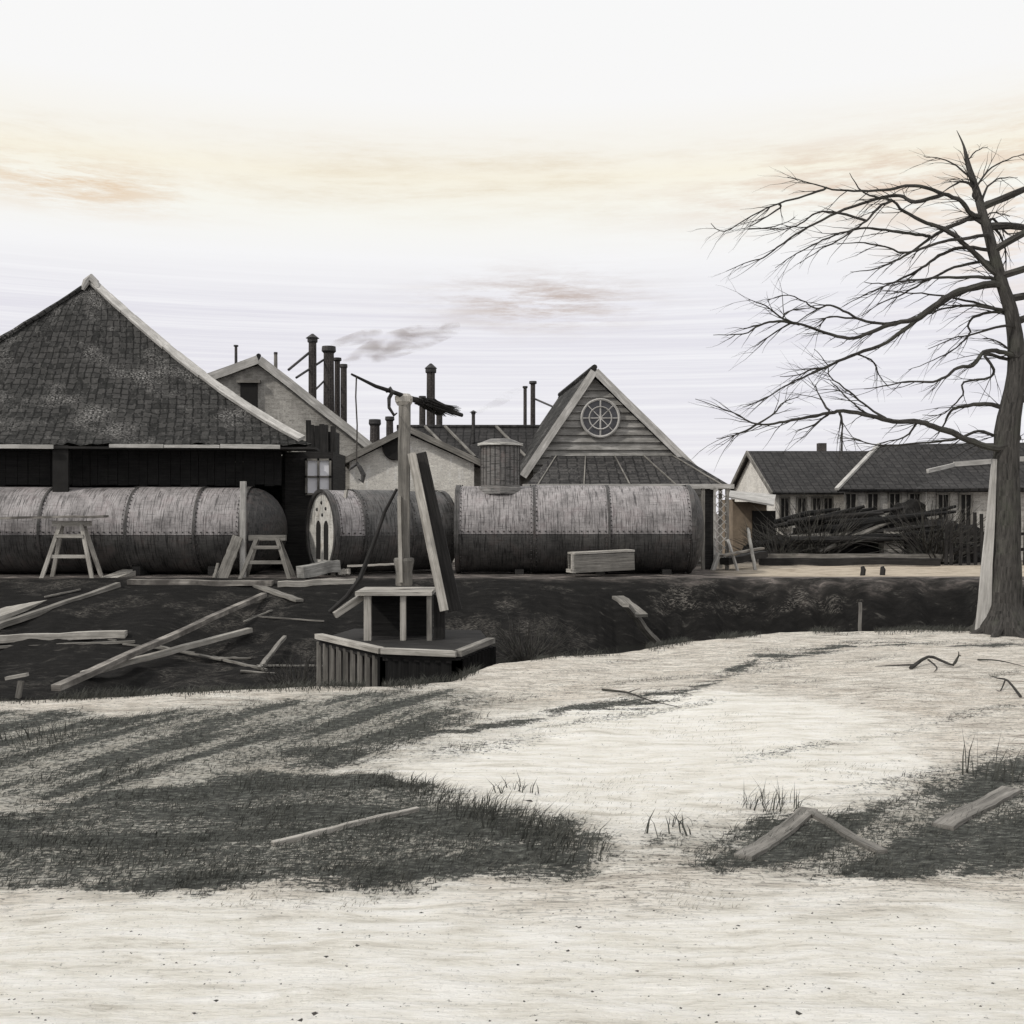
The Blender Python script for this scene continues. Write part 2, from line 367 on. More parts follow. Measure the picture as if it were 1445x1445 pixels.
    p2 = noise(nt, pos, (.5, .5, 1), 5, .7, 1.1); pc = ramp(nt, p1, [(.42, (.012, .0115, .011)), (.6, (.02, .019, .018)), (.7, (.08, .075, .068))])
    pc = mixc(nt, math_(nt, 'MULTIPLY', ramp(nt, p2, [(.52, 0.0), (.66, .85)]), ramp(nt, s6, [(.5, 0.0), (.58, 1.0)])), pc, (.2, .185, .165))
    c = mixc(nt, attr('pit'), c, pc)
    y1 = noise(nt, pos, (1.1, 3.5, 1), 8, .7, 1.3, dist=.5)
    yc = ramp(nt, y1, [(.38, (.035, .033, .03)), (.52, (.12, .108, .1)), (.64, (.38, .33, .3))])
    c = mixc(nt, attr('yard'), c, yc)
    sc_ = ramp(nt, y1, [(.34, (.2, .16, .12)), (.5, (.5, .43, .34)), (.7, (.62, .55, .45))])
    c = mixc(nt, attr('sand'), c, sc_)
    nt.links.new(c, b.inputs['Base Color']); b.inputs['Roughness'].default_value = .95; b.inputs['Specular IOR Level'].default_value = .1
    hh = math_(nt, 'ADD', math_(nt, 'MULTIPLY', s1, 2.0), math_(nt, 'ADD', s2, math_(nt, 'MULTIPLY', s3, .5)))
    bump(nt, b, hh, .8, .035)
    me.materials.append(m)
    o = bpy.data.objects.new('ground', me); C.objects.link(o); o['kind'] = 'structure'
build_terrain()
# water in the ditch
w = MB(); w.face([(-1.5, 14, -1.5), (45, 14, -1.5), (45, 27.4, -1.5), (-1.5, 27.4, -1.5)])
WAT, nt, b = newmat('still dark water'); b.inputs['Base Color'].default_value = (.02, .02, .018, 1); b.inputs['Roughness'].default_value = .12
bump(nt, b, noise(nt, nt.nodes.new('ShaderNodeNewGeometry').outputs['Position'], (1, 3, 1), 3, .5, 2), .25, .03)
tag(w.build('water', WAT), kind='structure')
# ------------------------------------------------------------------ buildings
def gable(root, A, EL, ER, rv, wallmat, roofmat, over=.25, t=.12, basez=-.1, clap=0, verge=BOARDW, vw=.2, walldrop=.1):
    A, EL, ER, rv = V(A), V(EL), V(ER), V(rv); rn = rv.normalized(); n = V((0, 0, 1))
    r = MB(); r.slab([A, A+rv, EL+rv, EL], t); r.slab([A, ER, ER+rv, A+rv], t); r.build('roof', roofmat, root)
    rc = MB(); rc.tube([A+rn*-.02+n*.02, A+rv+n*.02], .09, 8); rc.build('ridge', roofmat, root)
    def inset(E, s):                   # wall corner below the eave
        d = (E-A); k = 1-.35/abs(d.x) if abs(d.x) > 1 else .9
        return A+d*k-n*(t+walldrop)
    a = A-n*(t+walldrop+.05); l = inset(EL, 1); q = inset(ER, 1); o = rn*over
    g = V((0, 0, basez))
    def dn(p): return V((p.x, p.y, basez))
    w = MB(); back = rv-rn*over*2
    w.face([dn(l)+o, dn(q)+o, q+o, a+o, l+o]); w.face([p+o+back for p in (l, a, q, dn(q), dn(l))])
    w.face([dn(l)+o+back, dn(l)+o, l+o, l+o+back]); w.face([dn(q)+o, dn(q)+o+back, q+o+back, q+o])
    w.build('wall', wallmat, root)
    if clap:
        cb = MB(); z = max(l.z, q.z)*0+basez+.2; top = a.z
        while z < top-.1:
            def edge(zz, e):
                if zz <= e.z: return e.x
                k = (zz-e.z)/(a.z-e.z); return e.x+(a.x-e.x)*k
            z1 = min(z+clap, top-.05); x0, x1 = edge(z, l), edge(z, q); u0, u1 = edge(z1, l), edge(z1, q)
            yy = a.y+o.y
            def pt(x, z_, off): 
                k = (x-l.x)/(q.x-l.x) if abs(q.x-l.x) > 1e-6 else 0
                return V((x+o.x, (l.y+(q.y-l.y)*k)+o.y-off, z_))
            cb.face([pt(x0, z, .1), pt(x1, z, .1), pt(u1, z1, .012), pt(u0, z1, .012)])
            cb.face([pt(x0, z, .004), pt(x1, z, .004), pt(x1, z, .1), pt(x0, z, .1)])
            z = z1
        cb.build('clapboard', wallmat, root)
    if verge:
        for E in (EL, ER):
            v = MB(); dd = (E-A).normalized(); f = rn*-.035
            v.beam(A+f-n*.1+dd*.03, E+f-n*.1, .05, vw, n, n=4, wob=.01); v.build('bargeboard', verge, root)
    return a, l, q, o
# --- big thatched/tiled shed, left
shed = thing('timber_shed', 'largest shed on the left with tall dark peaked roof over an open boiler bay', 'shed', gz(130, 34))
APX = at(130, 399, 34); FR = at(440, 628, 28.7); FL = V((-19.5, 28.7, FR.z+.05)); BR = V((-8.9, 38, FR.z)); BL = V((-19.5, 39, FR.z))
def sagline(a, b, n, sag):
    out = []
    for k in range(n+1):
        t = k/n; p = a.lerp(b, t); p.z -= sag*4*t*(1-t)*(.75+.5*t); out.append(p)
    return out
def roofgrid(a, l, q, n=60, mcols=90, sag=.35, amp=.05, nrm=V((0, -.6, .8))):
    Ls = sagline(a, l, n, sag); Rs = sagline(a, q, n, sag); r = MB(); g = []
    for i in range(n+1):
        row = []
        for j in range(mcols+1):
            p = Ls[i].lerp(Rs[i], j/mcols)
            e = (float(fbm(p.x*2.5+p.y, p.z*3, 5, 3))-.5)*amp*2+(float(vnoise(p.x*9+p.y*7, p.z*2, 6))-.5)*amp
            if i == n: e *= 1.2; p = p+V((0, 0, (float(vnoise(p.x*5, p.y*3, 8))-.5)*.08))
            row.append(p+nrm*e)
        g.append(row)
    W = (q-l).length; H = (l-a).length
    for i in range(n):
        for j in range(mcols):
            tri = [g[i][j], g[i+1][j], g[i+1][j+1], g[i][j+1]]
            def uvp(ii, jj): return ((jj/mcols-.5)*W*(ii/n)+ (jj/mcols-.5)*1.0*(1-ii/n), -ii/n*H)
            r.face(tri, [uvp(i, j), uvp(i+1, j), uvp(i+1, j+1), uvp(i, j+1)])
    return r
rf = roofgrid(APX, FL, FR); rf.add(roofgrid(APX, FR, BR, 30, 30, nrm=V((.7, .2, .7)))); rf.add(roofgrid(APX, BR, BL, 20, 30, nrm=V((0, .6, .8)))); rf.add(roofgrid(APX, BL, FL, 30, 30, nrm=V((-.7, 0, .7))))
rf.build('roof', TILE, shed, smooth=False)
hp = MB(); hs = sagline(APX, FR, 24, .35)
hs = [p+V((.02, -.06, .03)) for p in hs]
for k in range(23): hp.beam(hs[k], hs[k+1]+(hs[k+1]-hs[k])*.04, .26+random.uniform(-.03, .03), .09, (0, -.5, .85))
hp.build('hip_board', BOARDW, shed)
hl = MB(); ll = sagline(APX, FL, 24, .35); hl.tube([p+V((0, -.04, .03)) for p in ll], .08, 6, jit=.2); hl.build('hip_ridge', TILE, shed)
fin = MB(); fin.tube([APX+V((-.22, -.25, -.28)), APX+V((-.1, -.2, 0)), APX+V((.02, -.15, .12)), APX+V((.2, -.2, -.05)), APX+V((.3, -.3, -.25))], [.07, .12, .13, .11, .07], 8, jit=.1); fin.build('ridge_cap', BOARDW, shed, smooth=True)
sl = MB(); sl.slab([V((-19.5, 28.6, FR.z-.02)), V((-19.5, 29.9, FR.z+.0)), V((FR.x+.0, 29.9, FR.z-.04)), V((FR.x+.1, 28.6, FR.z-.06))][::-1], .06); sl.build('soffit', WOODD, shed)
ev = MB(); x = -19.5
while x < FR.x-.9:
    L = random.uniform(1.4, 2.4); L = min(L, FR.x-.8-x)
    if random.random() < .78 or x > -12: ev.beam((x, 28.52, FR.z-.03+random.uniform(-.015, .015)), (x+L-.02, 28.52, FR.z-.03+random.uniform(-.03, .03)), .04, random.uniform(.06, .13))
    x += L
ev.build('eave_board', BOARDW, shed)
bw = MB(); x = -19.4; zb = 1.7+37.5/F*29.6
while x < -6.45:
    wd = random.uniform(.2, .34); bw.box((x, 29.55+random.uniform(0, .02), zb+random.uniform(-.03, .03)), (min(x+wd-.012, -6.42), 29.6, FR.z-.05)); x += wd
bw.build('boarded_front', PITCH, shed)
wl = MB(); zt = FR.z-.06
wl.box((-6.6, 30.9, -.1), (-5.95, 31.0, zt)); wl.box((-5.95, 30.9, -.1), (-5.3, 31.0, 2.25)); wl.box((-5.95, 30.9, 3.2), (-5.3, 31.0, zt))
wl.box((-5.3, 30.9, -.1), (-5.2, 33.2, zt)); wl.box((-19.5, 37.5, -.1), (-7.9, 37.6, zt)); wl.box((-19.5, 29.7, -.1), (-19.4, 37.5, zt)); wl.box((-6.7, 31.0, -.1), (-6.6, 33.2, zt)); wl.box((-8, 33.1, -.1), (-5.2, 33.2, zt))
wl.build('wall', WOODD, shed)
wf = MB()
for a_, b_ in (((-5.97, 30.86, 2.2), (-5.97, 30.86, 3.25)), ((-5.28, 30.86, 2.2), (-5.28, 30.86, 3.25)), ((-5.62, 30.86, 2.2), (-5.62, 30.86, 3.25)), ((-6, 30.86, 2.22), (-5.25, 30.86, 2.22)), ((-6, 30.86, 2.72), (-5.25, 30.86, 2.72)), ((-6, 30.86, 3.22), (-5.25, 30.86, 3.22))): wf.beam(a_, b_, .06, .06)
wfo = wf.build('window', WOODM, shed); g_ = MB(); g_.box((-5.95, 30.9, 2.25), (-5.3, 30.92, 3.2)); g_.build('pane', PALEG, wfo)
po = MB(); po.beam(gz(343, 27.75, -.05), gz(343, 27.75, 2.5), .14, .14, n=3, wob=.01); po.build('post', BOARDW, shed)
po = MB(); po.beam(gz(86, 28.7, 1.62), gz(86, 28.7, 3.5), .42, .08, (0, 1, 0)); po.build('hanging_board', DARK, shed)
# --- grey gabled house behind the shed
c_ = thing('gabled_house', 'grey gabled house behind the large shed with dark loft door under its peak', 'house', gz(365, 38))
A_ = at(365, 503, 38); EL_ = at(205, 562, 38); ER_ = at(532, 634, 38)
gable(c_, A_, EL_, ER_, (-2.2, 6.5, 0), BRICKG, TILE2, vw=.3)
d_ = MB(); p = at(351, 590, 38.12); d_.box((p.x-.3, 38.1, p.z), (p.x+.3, 38.22, p.z+1.25)); d_.build('loft_door', DARK, c_)
d_ = MB(); d_.box((p.x-.42, 38.02, p.z+1.26), (p.x+.42, 38.2, p.z+1.36)); d_.build('lintel', WOODM, c_)
def cap_chimney(name, label, px, top, bot, d, w, capw=1.6, m=BRICKD, group=None, cone=True, cat='chimney'):
    p = at(px, bot, d); q = at(px, top, d); r = w/2/F*d; root = thing(name, label, cat, p, group)
    s = MB(); H = q.z-p.z
    s.tube([p, p+V((0, 0, H*.33)), p+V((.0, 0, H*.66)), V((q.x, q.y, q.z-r*1.2))], [r*1.08, r*1.02, r, r*.97], 14, jit=.02); s.build('stack', m, root, smooth=True)
    k = MB()
    if cone:
        k.tube([V((q.x, q.y, q.z-r*2.2)), V((q.x, q.y, q.z-r*2.2+.04)), V((q.x, q.y, q.z-r*1.2)), V((q.x, q.y, q.z-r*1.15)), V((q.x, q.y, q.z))], [r*1.25, r*1.3, r*1.3, r*capw, r*.25], 14)
    else:
        k.tube([V((q.x, q.y, q.z-r*1.25)), V((q.x, q.y, q.z-r*.9)), V((q.x, q.y, q.z))], [r*1.02, r*capw, r*capw*.95], 14)
    k.build('cowl', IROND, root); return root
grp = 'chimney stacks on the works roofs'
cap_chimney('chimney', 'tall round chimney with pointed cowl, leftmost and highest of the dark stacks', 441, 471, 600, 41, 11, 1.75)
cap_chimney('chimney', 'thick flat-topped black chimney just right of the tallest pointed one', 464, 489, 620, 42, 15, 1.35, cone=False)
cap_chimney('chimney', 'thin black flue tucked between the thick flat-topped chimney and a shorter stack', 476, 505, 620, 42.6, 8, 1.5, cone=False)
cap_chimney('chimney', 'shorter black stack at the right end of the smoking chimney row', 485, 514, 640, 42, 9, 1.2, cone=False)
cap_chimney('stovepipe', 'thin stovepipe poking above the left roof slope of the grey gabled house', 333, 487, 530, 40, 4, 1.7, m=IROND, cone=False)
cap_chimney('stovepipe', 'short pale stub pipe right beside the peak of the grey gabled house', 389, 497, 540, 40, 5, 1.1, m=WOODM, cone=False)
cap_chimney('chimney', 'squat flat-capped chimney pot, left one of two beside the hanging rope', 529, 592, 650, 39, 14, 1.25, cone=False)
cap_chimney('chimney', 'squat flat-capped chimney pot, right one nearer the crane post', 550, 588, 640, 39, 10, 1.35, cone=False)
cap_chimney('chimney', 'tall round chimney with pointed cap standing behind the crane sweep', 608, 513, 650, 43, 12, 1.5)
cap_chimney('chimney', 'short black stack left of the tall capped chimney behind the sweep', 596, 559, 650, 42, 9, 1.2, cone=False)
cap_chimney('chimney', 'short black stack right of the tall capped chimney behind the sweep', 620, 575, 650, 42, 9, 1.2, cone=False)
cap_chimney('stovepipe', 'small hatted stovepipe on the long dark roof in the middle distance', 668, 579, 625, 40, 5, 2.2, m=IROND)
cap_chimney('chimney', 'slim brown flue, left of the pair beside the round-window barn', 741, 545, 640, 44, 5, 1.5, cone=False)
cap_chimney('chimney', 'slim brown flue, right and taller of the pair beside the round-window barn', 752, 538, 640, 44, 7, 1.6, cone=False)
def wire(name, label, cat, pts, r, m=IROND, seg=6, sag=0):
    s = MB(); q = []
    for i in range(len(pts)-1):
        for k in range(6):
            t = k/6; p = V(pts[i]).lerp(V(pts[i+1]), t); p.z -= sag*4*t*(1-t); q.append(p)
    q.append(V(pts[-1])); s.tube(q, r, seg); return tag(s.build(name, m, loc=pts[0]), label, cat)
wire('stay_rod', 'iron stay from the tallest pointed chimney down to the grey gabled roof', 'stay', [at(436, 498, 41), at(407, 522, 40)], .05)
wire('stay_rod', 'iron stay from the thick flat-topped chimney down past the pointed one', 'stay', [at(458, 507, 42), at(418, 533, 40)], .045)
wire('stay_rod', 'short iron stay between the pointed and the thick flat-topped chimneys', 'stay', [at(458, 537, 42), at(446, 549, 41)], .04)
wire('stay_rod', 'iron stay from the slim brown flues to the round-window barn roof', 'stay', [at(755, 563, 44), at(785, 576, 41)], .04)
# --- dark boarded shaft in front of the grey house
sh = thing('boarded_shaft', 'tall dark boarded shaft between the shed window and the hanging rope', 'shaft', gz(457, 33))
s = MB(); x = -6.28
while x < -5.5:
    s.beam(V((x, 33, -.1)), V((x+random.uniform(-.14, .02), 33.02, at(450, 597, 33).z+random.uniform(-.12, .1))), .15, .1, (0, 1, 0)); x += .15
s.build('board', WOODD, sh); s = MB(); s.box((-6.3, 33.08, -.1), (-5.5, 33.9, 4.2)); s.build('casing', WOODD, sh)
# --- low pale gabled workshop
d_ = thing('workshop', 'low whitewashed gabled workshop behind the crane post', 'workshop', gz(575, 36))
gable(d_, at(576, 601, 36), at(478, 650, 36), at(684, 652, 36), (-.4, 5, 0), BRICKP, TILE2, vw=.2, verge=WOODM)
s = MB(); p = at(557, 632, 36.1); s.tube([p+V((0, .1, 0)), p+V((0, .03, 0)), p], [.42, .42, .4], 20); s.build('round_opening', DARK, d_)
# --- long dark roof
e_ = thing('long_shed', 'long low shed with dark slate roof between workshop and round-window barn', 'shed', gz(660, 40))
r0 = at(560, 603, 41.5); r1 = at(765, 603, 41.5); f0 = at(560, 655, 38.2); f1 = at(765, 655, 38.2); bk0 = V((r0.x, 45, f0.z)); bk1 = V((r1.x, 45, f0.z))
s = MB(); s.slab([r0, f0, f1, r1], .12); s.slab([r0, r1, bk1, bk0], .12); s.build('roof', TILE2, e_)
s = MB(); s.box((f0.x+.2, 38.6, -.1), (f1.x-.2, 44.6, f0.z-.02)); s.build('wall', BRICKG, e_)
s = MB(); s.tube([r0, r1], .1, 8); s.build('ridge', TILE2, e_)
for i, px in enumerate((600, 628, 700)):
    s = MB(); s.beam(at(px, 605, 41.35)+V((0, -.05, .1)), at(px+42, 648, 38.5)+V((0, -.05, .1)), .1, .05); s.build('roof_batten', WOODM, e_)
# --- round-window barn
b_ = thing('barn', 'clapboard barn with steep peaked gable and round spoked window', 'barn', gz(838, 34))
A_ = at(839, 519, 34); EL_ = at(738, 668, 34); ER_ = at(1012, 688, 34)
a, l, q, o = gable(b_, A_, EL_, ER_, (-.75, 8, 0), CLAP, TILE, clap=.24, vw=.24)
wc = at(847, 590, 34.1); R = .6
rw = MB(); rw.tube([wc+V((math.cos(t)*R, -.04, math.sin(t)*R)) for t in [2*math.pi*k/32 for k in range(33)]], .045, 6, cap=False)
fr = rw.build('round_window', BOARDW, b_, smooth=True)
s = MB(); s.face([wc+V((math.cos(t)*R, .0, math.sin(t)*R)) for t in [2*math.pi*k/32 for k in range(32)]]); s.build('pane', GLASSM, fr)
s = MB()
for k in range(4):
    t = math.pi*k/4; wdt = .05 if k % 2 == 0 else .025; e = V((math.cos(t)*R, 0, math.sin(t)*R)); s.beam(wc-e+V((0, -.04-.004*k, 0)), wc+e+V((0, -.04-.004*k, 0)), wdt, .03)
s.tube([wc+V((math.cos(t)*.36, -.07, math.sin(t)*.36)) for t in [2*math.pi*k/24 for k in range(25)]], .022, 5, cap=False)
s.build('glazing_bar', BOARDW, fr)
s = MB(); T0 = at(778, 646, 34.05); T1 = at(948, 646, 34.05); B0 = at(742, 684, 31.6); B1 = at(1030, 688, 31.6); T2 = at(960, 668, 34.05)
T0.z = T1.z = T2.z = 3.5
B0.z = B1.z = 2.5
s.slab([T0, B0, B1, T2], .08); s.build('lean_to_roof', TILEM, b_)
s = MB()
for k in range(5):
    t = k/4.0; t2 = t; u = T0.lerp(T2, .04+.9*t); v = B0.lerp(B1, .06+.9*t); s.beam(u+V((0, 0, .02)), v+V((0, 0, .02)), .035, .03)
s.build('roof_batten', WOODM, b_)
s = MB(); s.beam(B0+V((-.1, -.03, -.04)), B1+V((.12, -.03, -.04)), .06, .14); s.build('eave_board', BOARDW, b_)
# right roof edge tail
# --- lattice porch at barn corner
lt = thing('lattice_porch', 'lattice-sided timber porch at the right end of the big boiler', 'porch', gz(1010, 31.2))
X0, X1, Y = gz(992, 31.2).x, gz(1026, 31.2).x, 31.2; s = MB()
for x in (X0, X1): s.beam((x, Y, -.05), (x, Y, 2.4), .1, .1)
s.beam((X1, Y+1.0, -.05), (X1, Y+1.0, 2.4), .1, .1); s.build('post', WOODM, lt)
s = MB(); s.beam((X0-.5, Y-.02, 2.45), (X1+.1, Y-.02, 2.45), .14, .12); s.beam((X1, Y-.05, 2.44), (X1, Y+1.1, 2.44), .1, .12); s.build('top_rail', BOARDW, lt)
s = MB(); xm = (X0+X1)/2-.02
for k in range(9):
    z = .1+k*.25; s.beam((xm-.02, Y-.06, z), (X1-.04, Y-.06, z+.36), .035, .02); s.beam((xm-.02, Y-.085, z+.36), (X1-.04, Y-.085, z), .035, .02)
s.beam((xm, Y-.05, 0), (xm, Y-.05, 2.4), .07, .05); s.build('lattice', BOARDW, lt)
s = MB(); s.box((X0+.05, Y+.05, 0), (xm, Y+.1, 2.36)); s.build('panel', WOODD, lt)
s = MB(); s.beam((xm-.1, Y-.25, -.02), (xm+.1, Y-.2, .5), .14, .1); s.beam((X1+.25, Y-.3, -.02), (X1, Y-.1, .9), .08, .06); s.build('strut', BOARDW, lt)
# --- far right sheds
f_ = thing('far_shed', 'far shed with pale triangular left end and black roof beyond the timber heap', 'shed', V((16, 50, 0)))
X = 11.4; zf = 2.54; za = 4.6; XR = 24
s = MB(); s.slab([(X-.2, 50.5, za), (X-.2, 45.7, zf), (XR, 45.7, zf), (XR, 50.5, za)], .1); s.slab([(X-.2, 50.5, za), (XR, 50.5, za), (XR, 55.6, zf), (X-.2, 55.6, zf)], .1); s.build('roof', TILE2, f_)
s = MB(); s.face([(X, 55.3, -.1), (X, 46.1, -.1), (X, 46.1, zf), (X, 50.5, za-.12), (X, 55.3, zf)]); s.face([(X, 46.1, -.1), (XR, 46.1, -.1), (XR, 46.1, zf+.02), (X, 46.1, zf+.02)]); s.face([(XR, 46.1, -.1), (XR, 55.3, -.1), (XR, 55.3, zf), (XR, 50.5, za-.12), (XR, 46.1, zf)]); s.face([(XR, 55.3, -.1), (X, 55.3, -.1), (X, 55.3, zf), (XR, 55.3, zf)]); s.build('wall', BRICKP, f_)
for y0_, z0_, y1_, z1_ in ((50.5, za, 45.6, zf), (50.5, za, 55.6, zf)):
    s = MB(); s.beam((X-.24, y0_, z0_-.08), (X-.24, y1_, z1_-.08), .06, .2); s.build('bargeboard', WOODM, f_)
def win(root, px, d, top, bot, wpx):
    a = at(px-wpx/2, top, d); c = at(px+wpx/2, bot, d); s = MB(); s.box((a.x, d-.02, c.z), (c.x, d+.06, a.z)); w_ = s.build('window', DARK, root)
    s = MB(); e = .07
    s.beam((a.x-.03, d-.05, c.z), (a.x-.03, d-.05, a.z), e, e); s.beam((c.x+.03, d-.05, c.z), (c.x+.03, d-.05, a.z), e, e); s.beam((a.x-.06, d-.05, a.z+.03), (c.x+.06, d-.05, a.z+.03), e, e); s.beam((a.x-.1, d-.08, c.z-.03), (c.x+.1, d-.08, c.z-.03), .12, e)
    s.beam(((a.x+c.x)/2, d-.04, c.z), ((a.x+c.x)/2, d-.04, a.z), .035, .03); s.build('frame', WOODM, w_)
for px in (1107, 1131, 1152, 1168): win(f_, px, 46.1, 703, 745, 11)
l_ = thing('lean_to', 'low tan-walled lean-to with dark doorway left of the far black-roofed shed', 'lean-to', V((10.5, 42, 0)))
s = MB(); s.slab([at(1030, 692, 44), at(1028, 700, 40.5), at(1092, 712, 40.5), at(1095, 698, 44)], .07); s.build('roof', BOARDW, l_)
s = MB(); pa, pb = gz(1034, 41.5), gz(1082, 41.5); s.box((pa.x, 41.5, -.05), (pb.x, 41.6, 2.1)); s.box((pa.x, 41.6, -.05), (pa.x+.1, 44, 2.2)); s.build('wall', TAN, l_)
s = MB(); pa = gz(1062, 41.4); s.box((pa.x, 41.4, -.05), (pa.x+.9, 41.48, 1.75)); s.build('door', DARK, l_)
g_ = thing('long_house', 'long dark-roofed house at far right with a row of tall dark windows', 'house', V((20, 44, 0)))
zr = 4.62; ze = 2.6
s = MB(); s.slab([(15.9, 46, zr), (12.8, 41.8, ze), (34, 41.8, ze), (34, 46, zr+.25)], .12); s.slab([(15.9, 46, zr), (34, 46, zr+.25), (34, 50, ze), (18.5, 50, ze)], .12); s.build('roof', TILE2, g_)
s = MB(); s.face([(13.3, 42.1, -.1), (34, 42.1, -.1), (34, 42.1, ze), (13.3, 42.1, ze)]); s.face([(13.3, 42.1, ze), (16, 46, zr-.13), (18.8, 49.8, ze), (18.8, 49.8, -.1), (13.3, 42.1, -.1)]); s.face([(34, 42.1, -.1), (34, 50, -.1), (34, 50, ze), (34, 46, zr), (34, 42.1, ze)]); s.build('wall', BRICKG, g_)
s = MB(); s.beam((12.75, 41.75, ze), (15.9, 46, zr+.02), .16, .1); s.build('bargeboard', BOARDW, g_)
for px in (1200, 1231, 1262, 1290, 1326, 1356, 1400): win(g_, px, 42.1, 697, 742, 14)
h_ = thing('side_shed', 'small shed with pale roof edge standing before the far right house', 'shed', gz(1370, 38))
s = MB(); P0, P1 = at(1345, 657, 39.5), at(1460, 648, 39.5); Q0, Q1 = at(1290, 690, 37), at(1460, 688, 37)
s.slab([P0, Q0, Q1, P1], .1); s.build('roof', TILE2, h_)
s = MB(); s.beam(P0+V((0, -.06, .02)), P1+V((0, -.06, .02)), .1, .24); s.beam(P0+V((0, -.06, .02)), at(1308, 668, 38.6)+V((0, -.06, .08)), .1, .14); s.build('ridge_board', BOARDW, h_)
s = MB(); s.box((gz(1308, 37.4).x, 37.4, -.05), (gz(1460, 37.4).x, 37.5, Q0.z-.1)); s.build('wall', BRICKG, h_)
for px in (1330, 1362): win(h_, px, 37.4, 698, 745, 14)
k_ = thing('distant_house', 'pale distant roof with stub chimney peeping above the black-roofed shed', 'house', V((20, 66, 0)))
p0, p1 = gz(1140, 66), gz(1215, 66); s = MB(); s.slab([(p0.x+1, 68, 5.6), (p0.x, 65, 4.6), (p1.x, 65, 4.6), (p1.x-.6, 68, 5.4)], .1); s.slab([(p0.x+1, 68, 5.6), (p1.x-.6, 68, 5.4), (p1.x, 71, 4.6), (p0.x, 71, 4.6)], .1); s.build('roof', BRICKG, k_)
s = MB(); s.box((p0.x+.2, 65.3, -.1), (p1.x-.2, 70.7, 4.6)); s.build('wall', BRICKG, k_)
s = MB(); s.box((p0.x+1.2, 67.8, 5.3), (p0.x+1.7, 68.3, 6.1)); s.build('chimney', BRICKD, k_)
cap_chimney('stovepipe', 'thin mast-like flue rising from the far black roof below the tree branches', 1188, 612, 660, 50, 2.6, 1.4, m=IRONL, cone=False)
# ------------------------------------------------------------------ boilers
def cyl(mb, c0, ax, r, L, seg=64, a0=0, a1=2*math.pi, nl=1, dent=0):
    ax = V(ax).normalized(); u = V((0, 0, 1)); w_ = ax.cross(u).normalized()
    for i in range(nl):
        uo = V(c0).dot(ax)*1.37
        for k in range(seg):
            t0, t1 = a0+(a1-a0)*k/seg, a0+(a1-a0)*(k+1)/seg
            def P(l, t): return V(c0)+ax*l+(u*math.cos(t)+w_*math.sin(t))*r
            l0, l1 = L*i/nl, L*(i+1)/nl
            mb.face([P(l0, t0), P(l0, t1), P(l1, t1), P(l1, t0)], [(uo+l0, t0*r), (uo+l0, t1*r), (uo+l1, t1*r), (uo+l1, t0*r)])
def rivets(mb, c0, ax, r, l, n, off=.0):
    ax = V(ax).normalized(); u = V((0, 0, 1)); w_ = ax.cross(u).normalized()
    for k in range(n):
        t = 2*math.pi*(k+off)/n; d = u*math.cos(t)+w_*math.sin(t); p = V(c0)+ax*l+d*r; e = w_*math.cos(t)-u*math.sin(t); s_ = .022
        q = [p+ax*s_, p+e*s_, p-ax*s_, p-e*s_]; top = p+d*.02
        for j in range(4): mb.face([q[j], q[(j+1) % 4], top])
def head(mb, c, ax, r, bulge, seg=64, n=8):
    ax = V(ax).normalized(); u = V((0, 0, 1)); w_ = ax.cross(u).normalized()
    prof = [(math.cos(t)*r, math.sin(t)*bulge) for t in [math.pi/2*k/n for k in range(n+1)]]
    for i in range(n):
        for k in range(seg):
            t0, t1 = 2*math.pi*k/seg, 2*math.pi*(k+1)/seg
            def P(j, t): return V(c)+ax*prof[j][1]+(u*math.cos(t)+w_*math.sin(t))*prof[j][0]
            if i < n-1: mb.face([P(i, t0), P(i, t1), P(i+1, t1), P(i+1, t0)])
            else: mb.face([P(i, t0), P(i, t1), P(i+1, t0)])
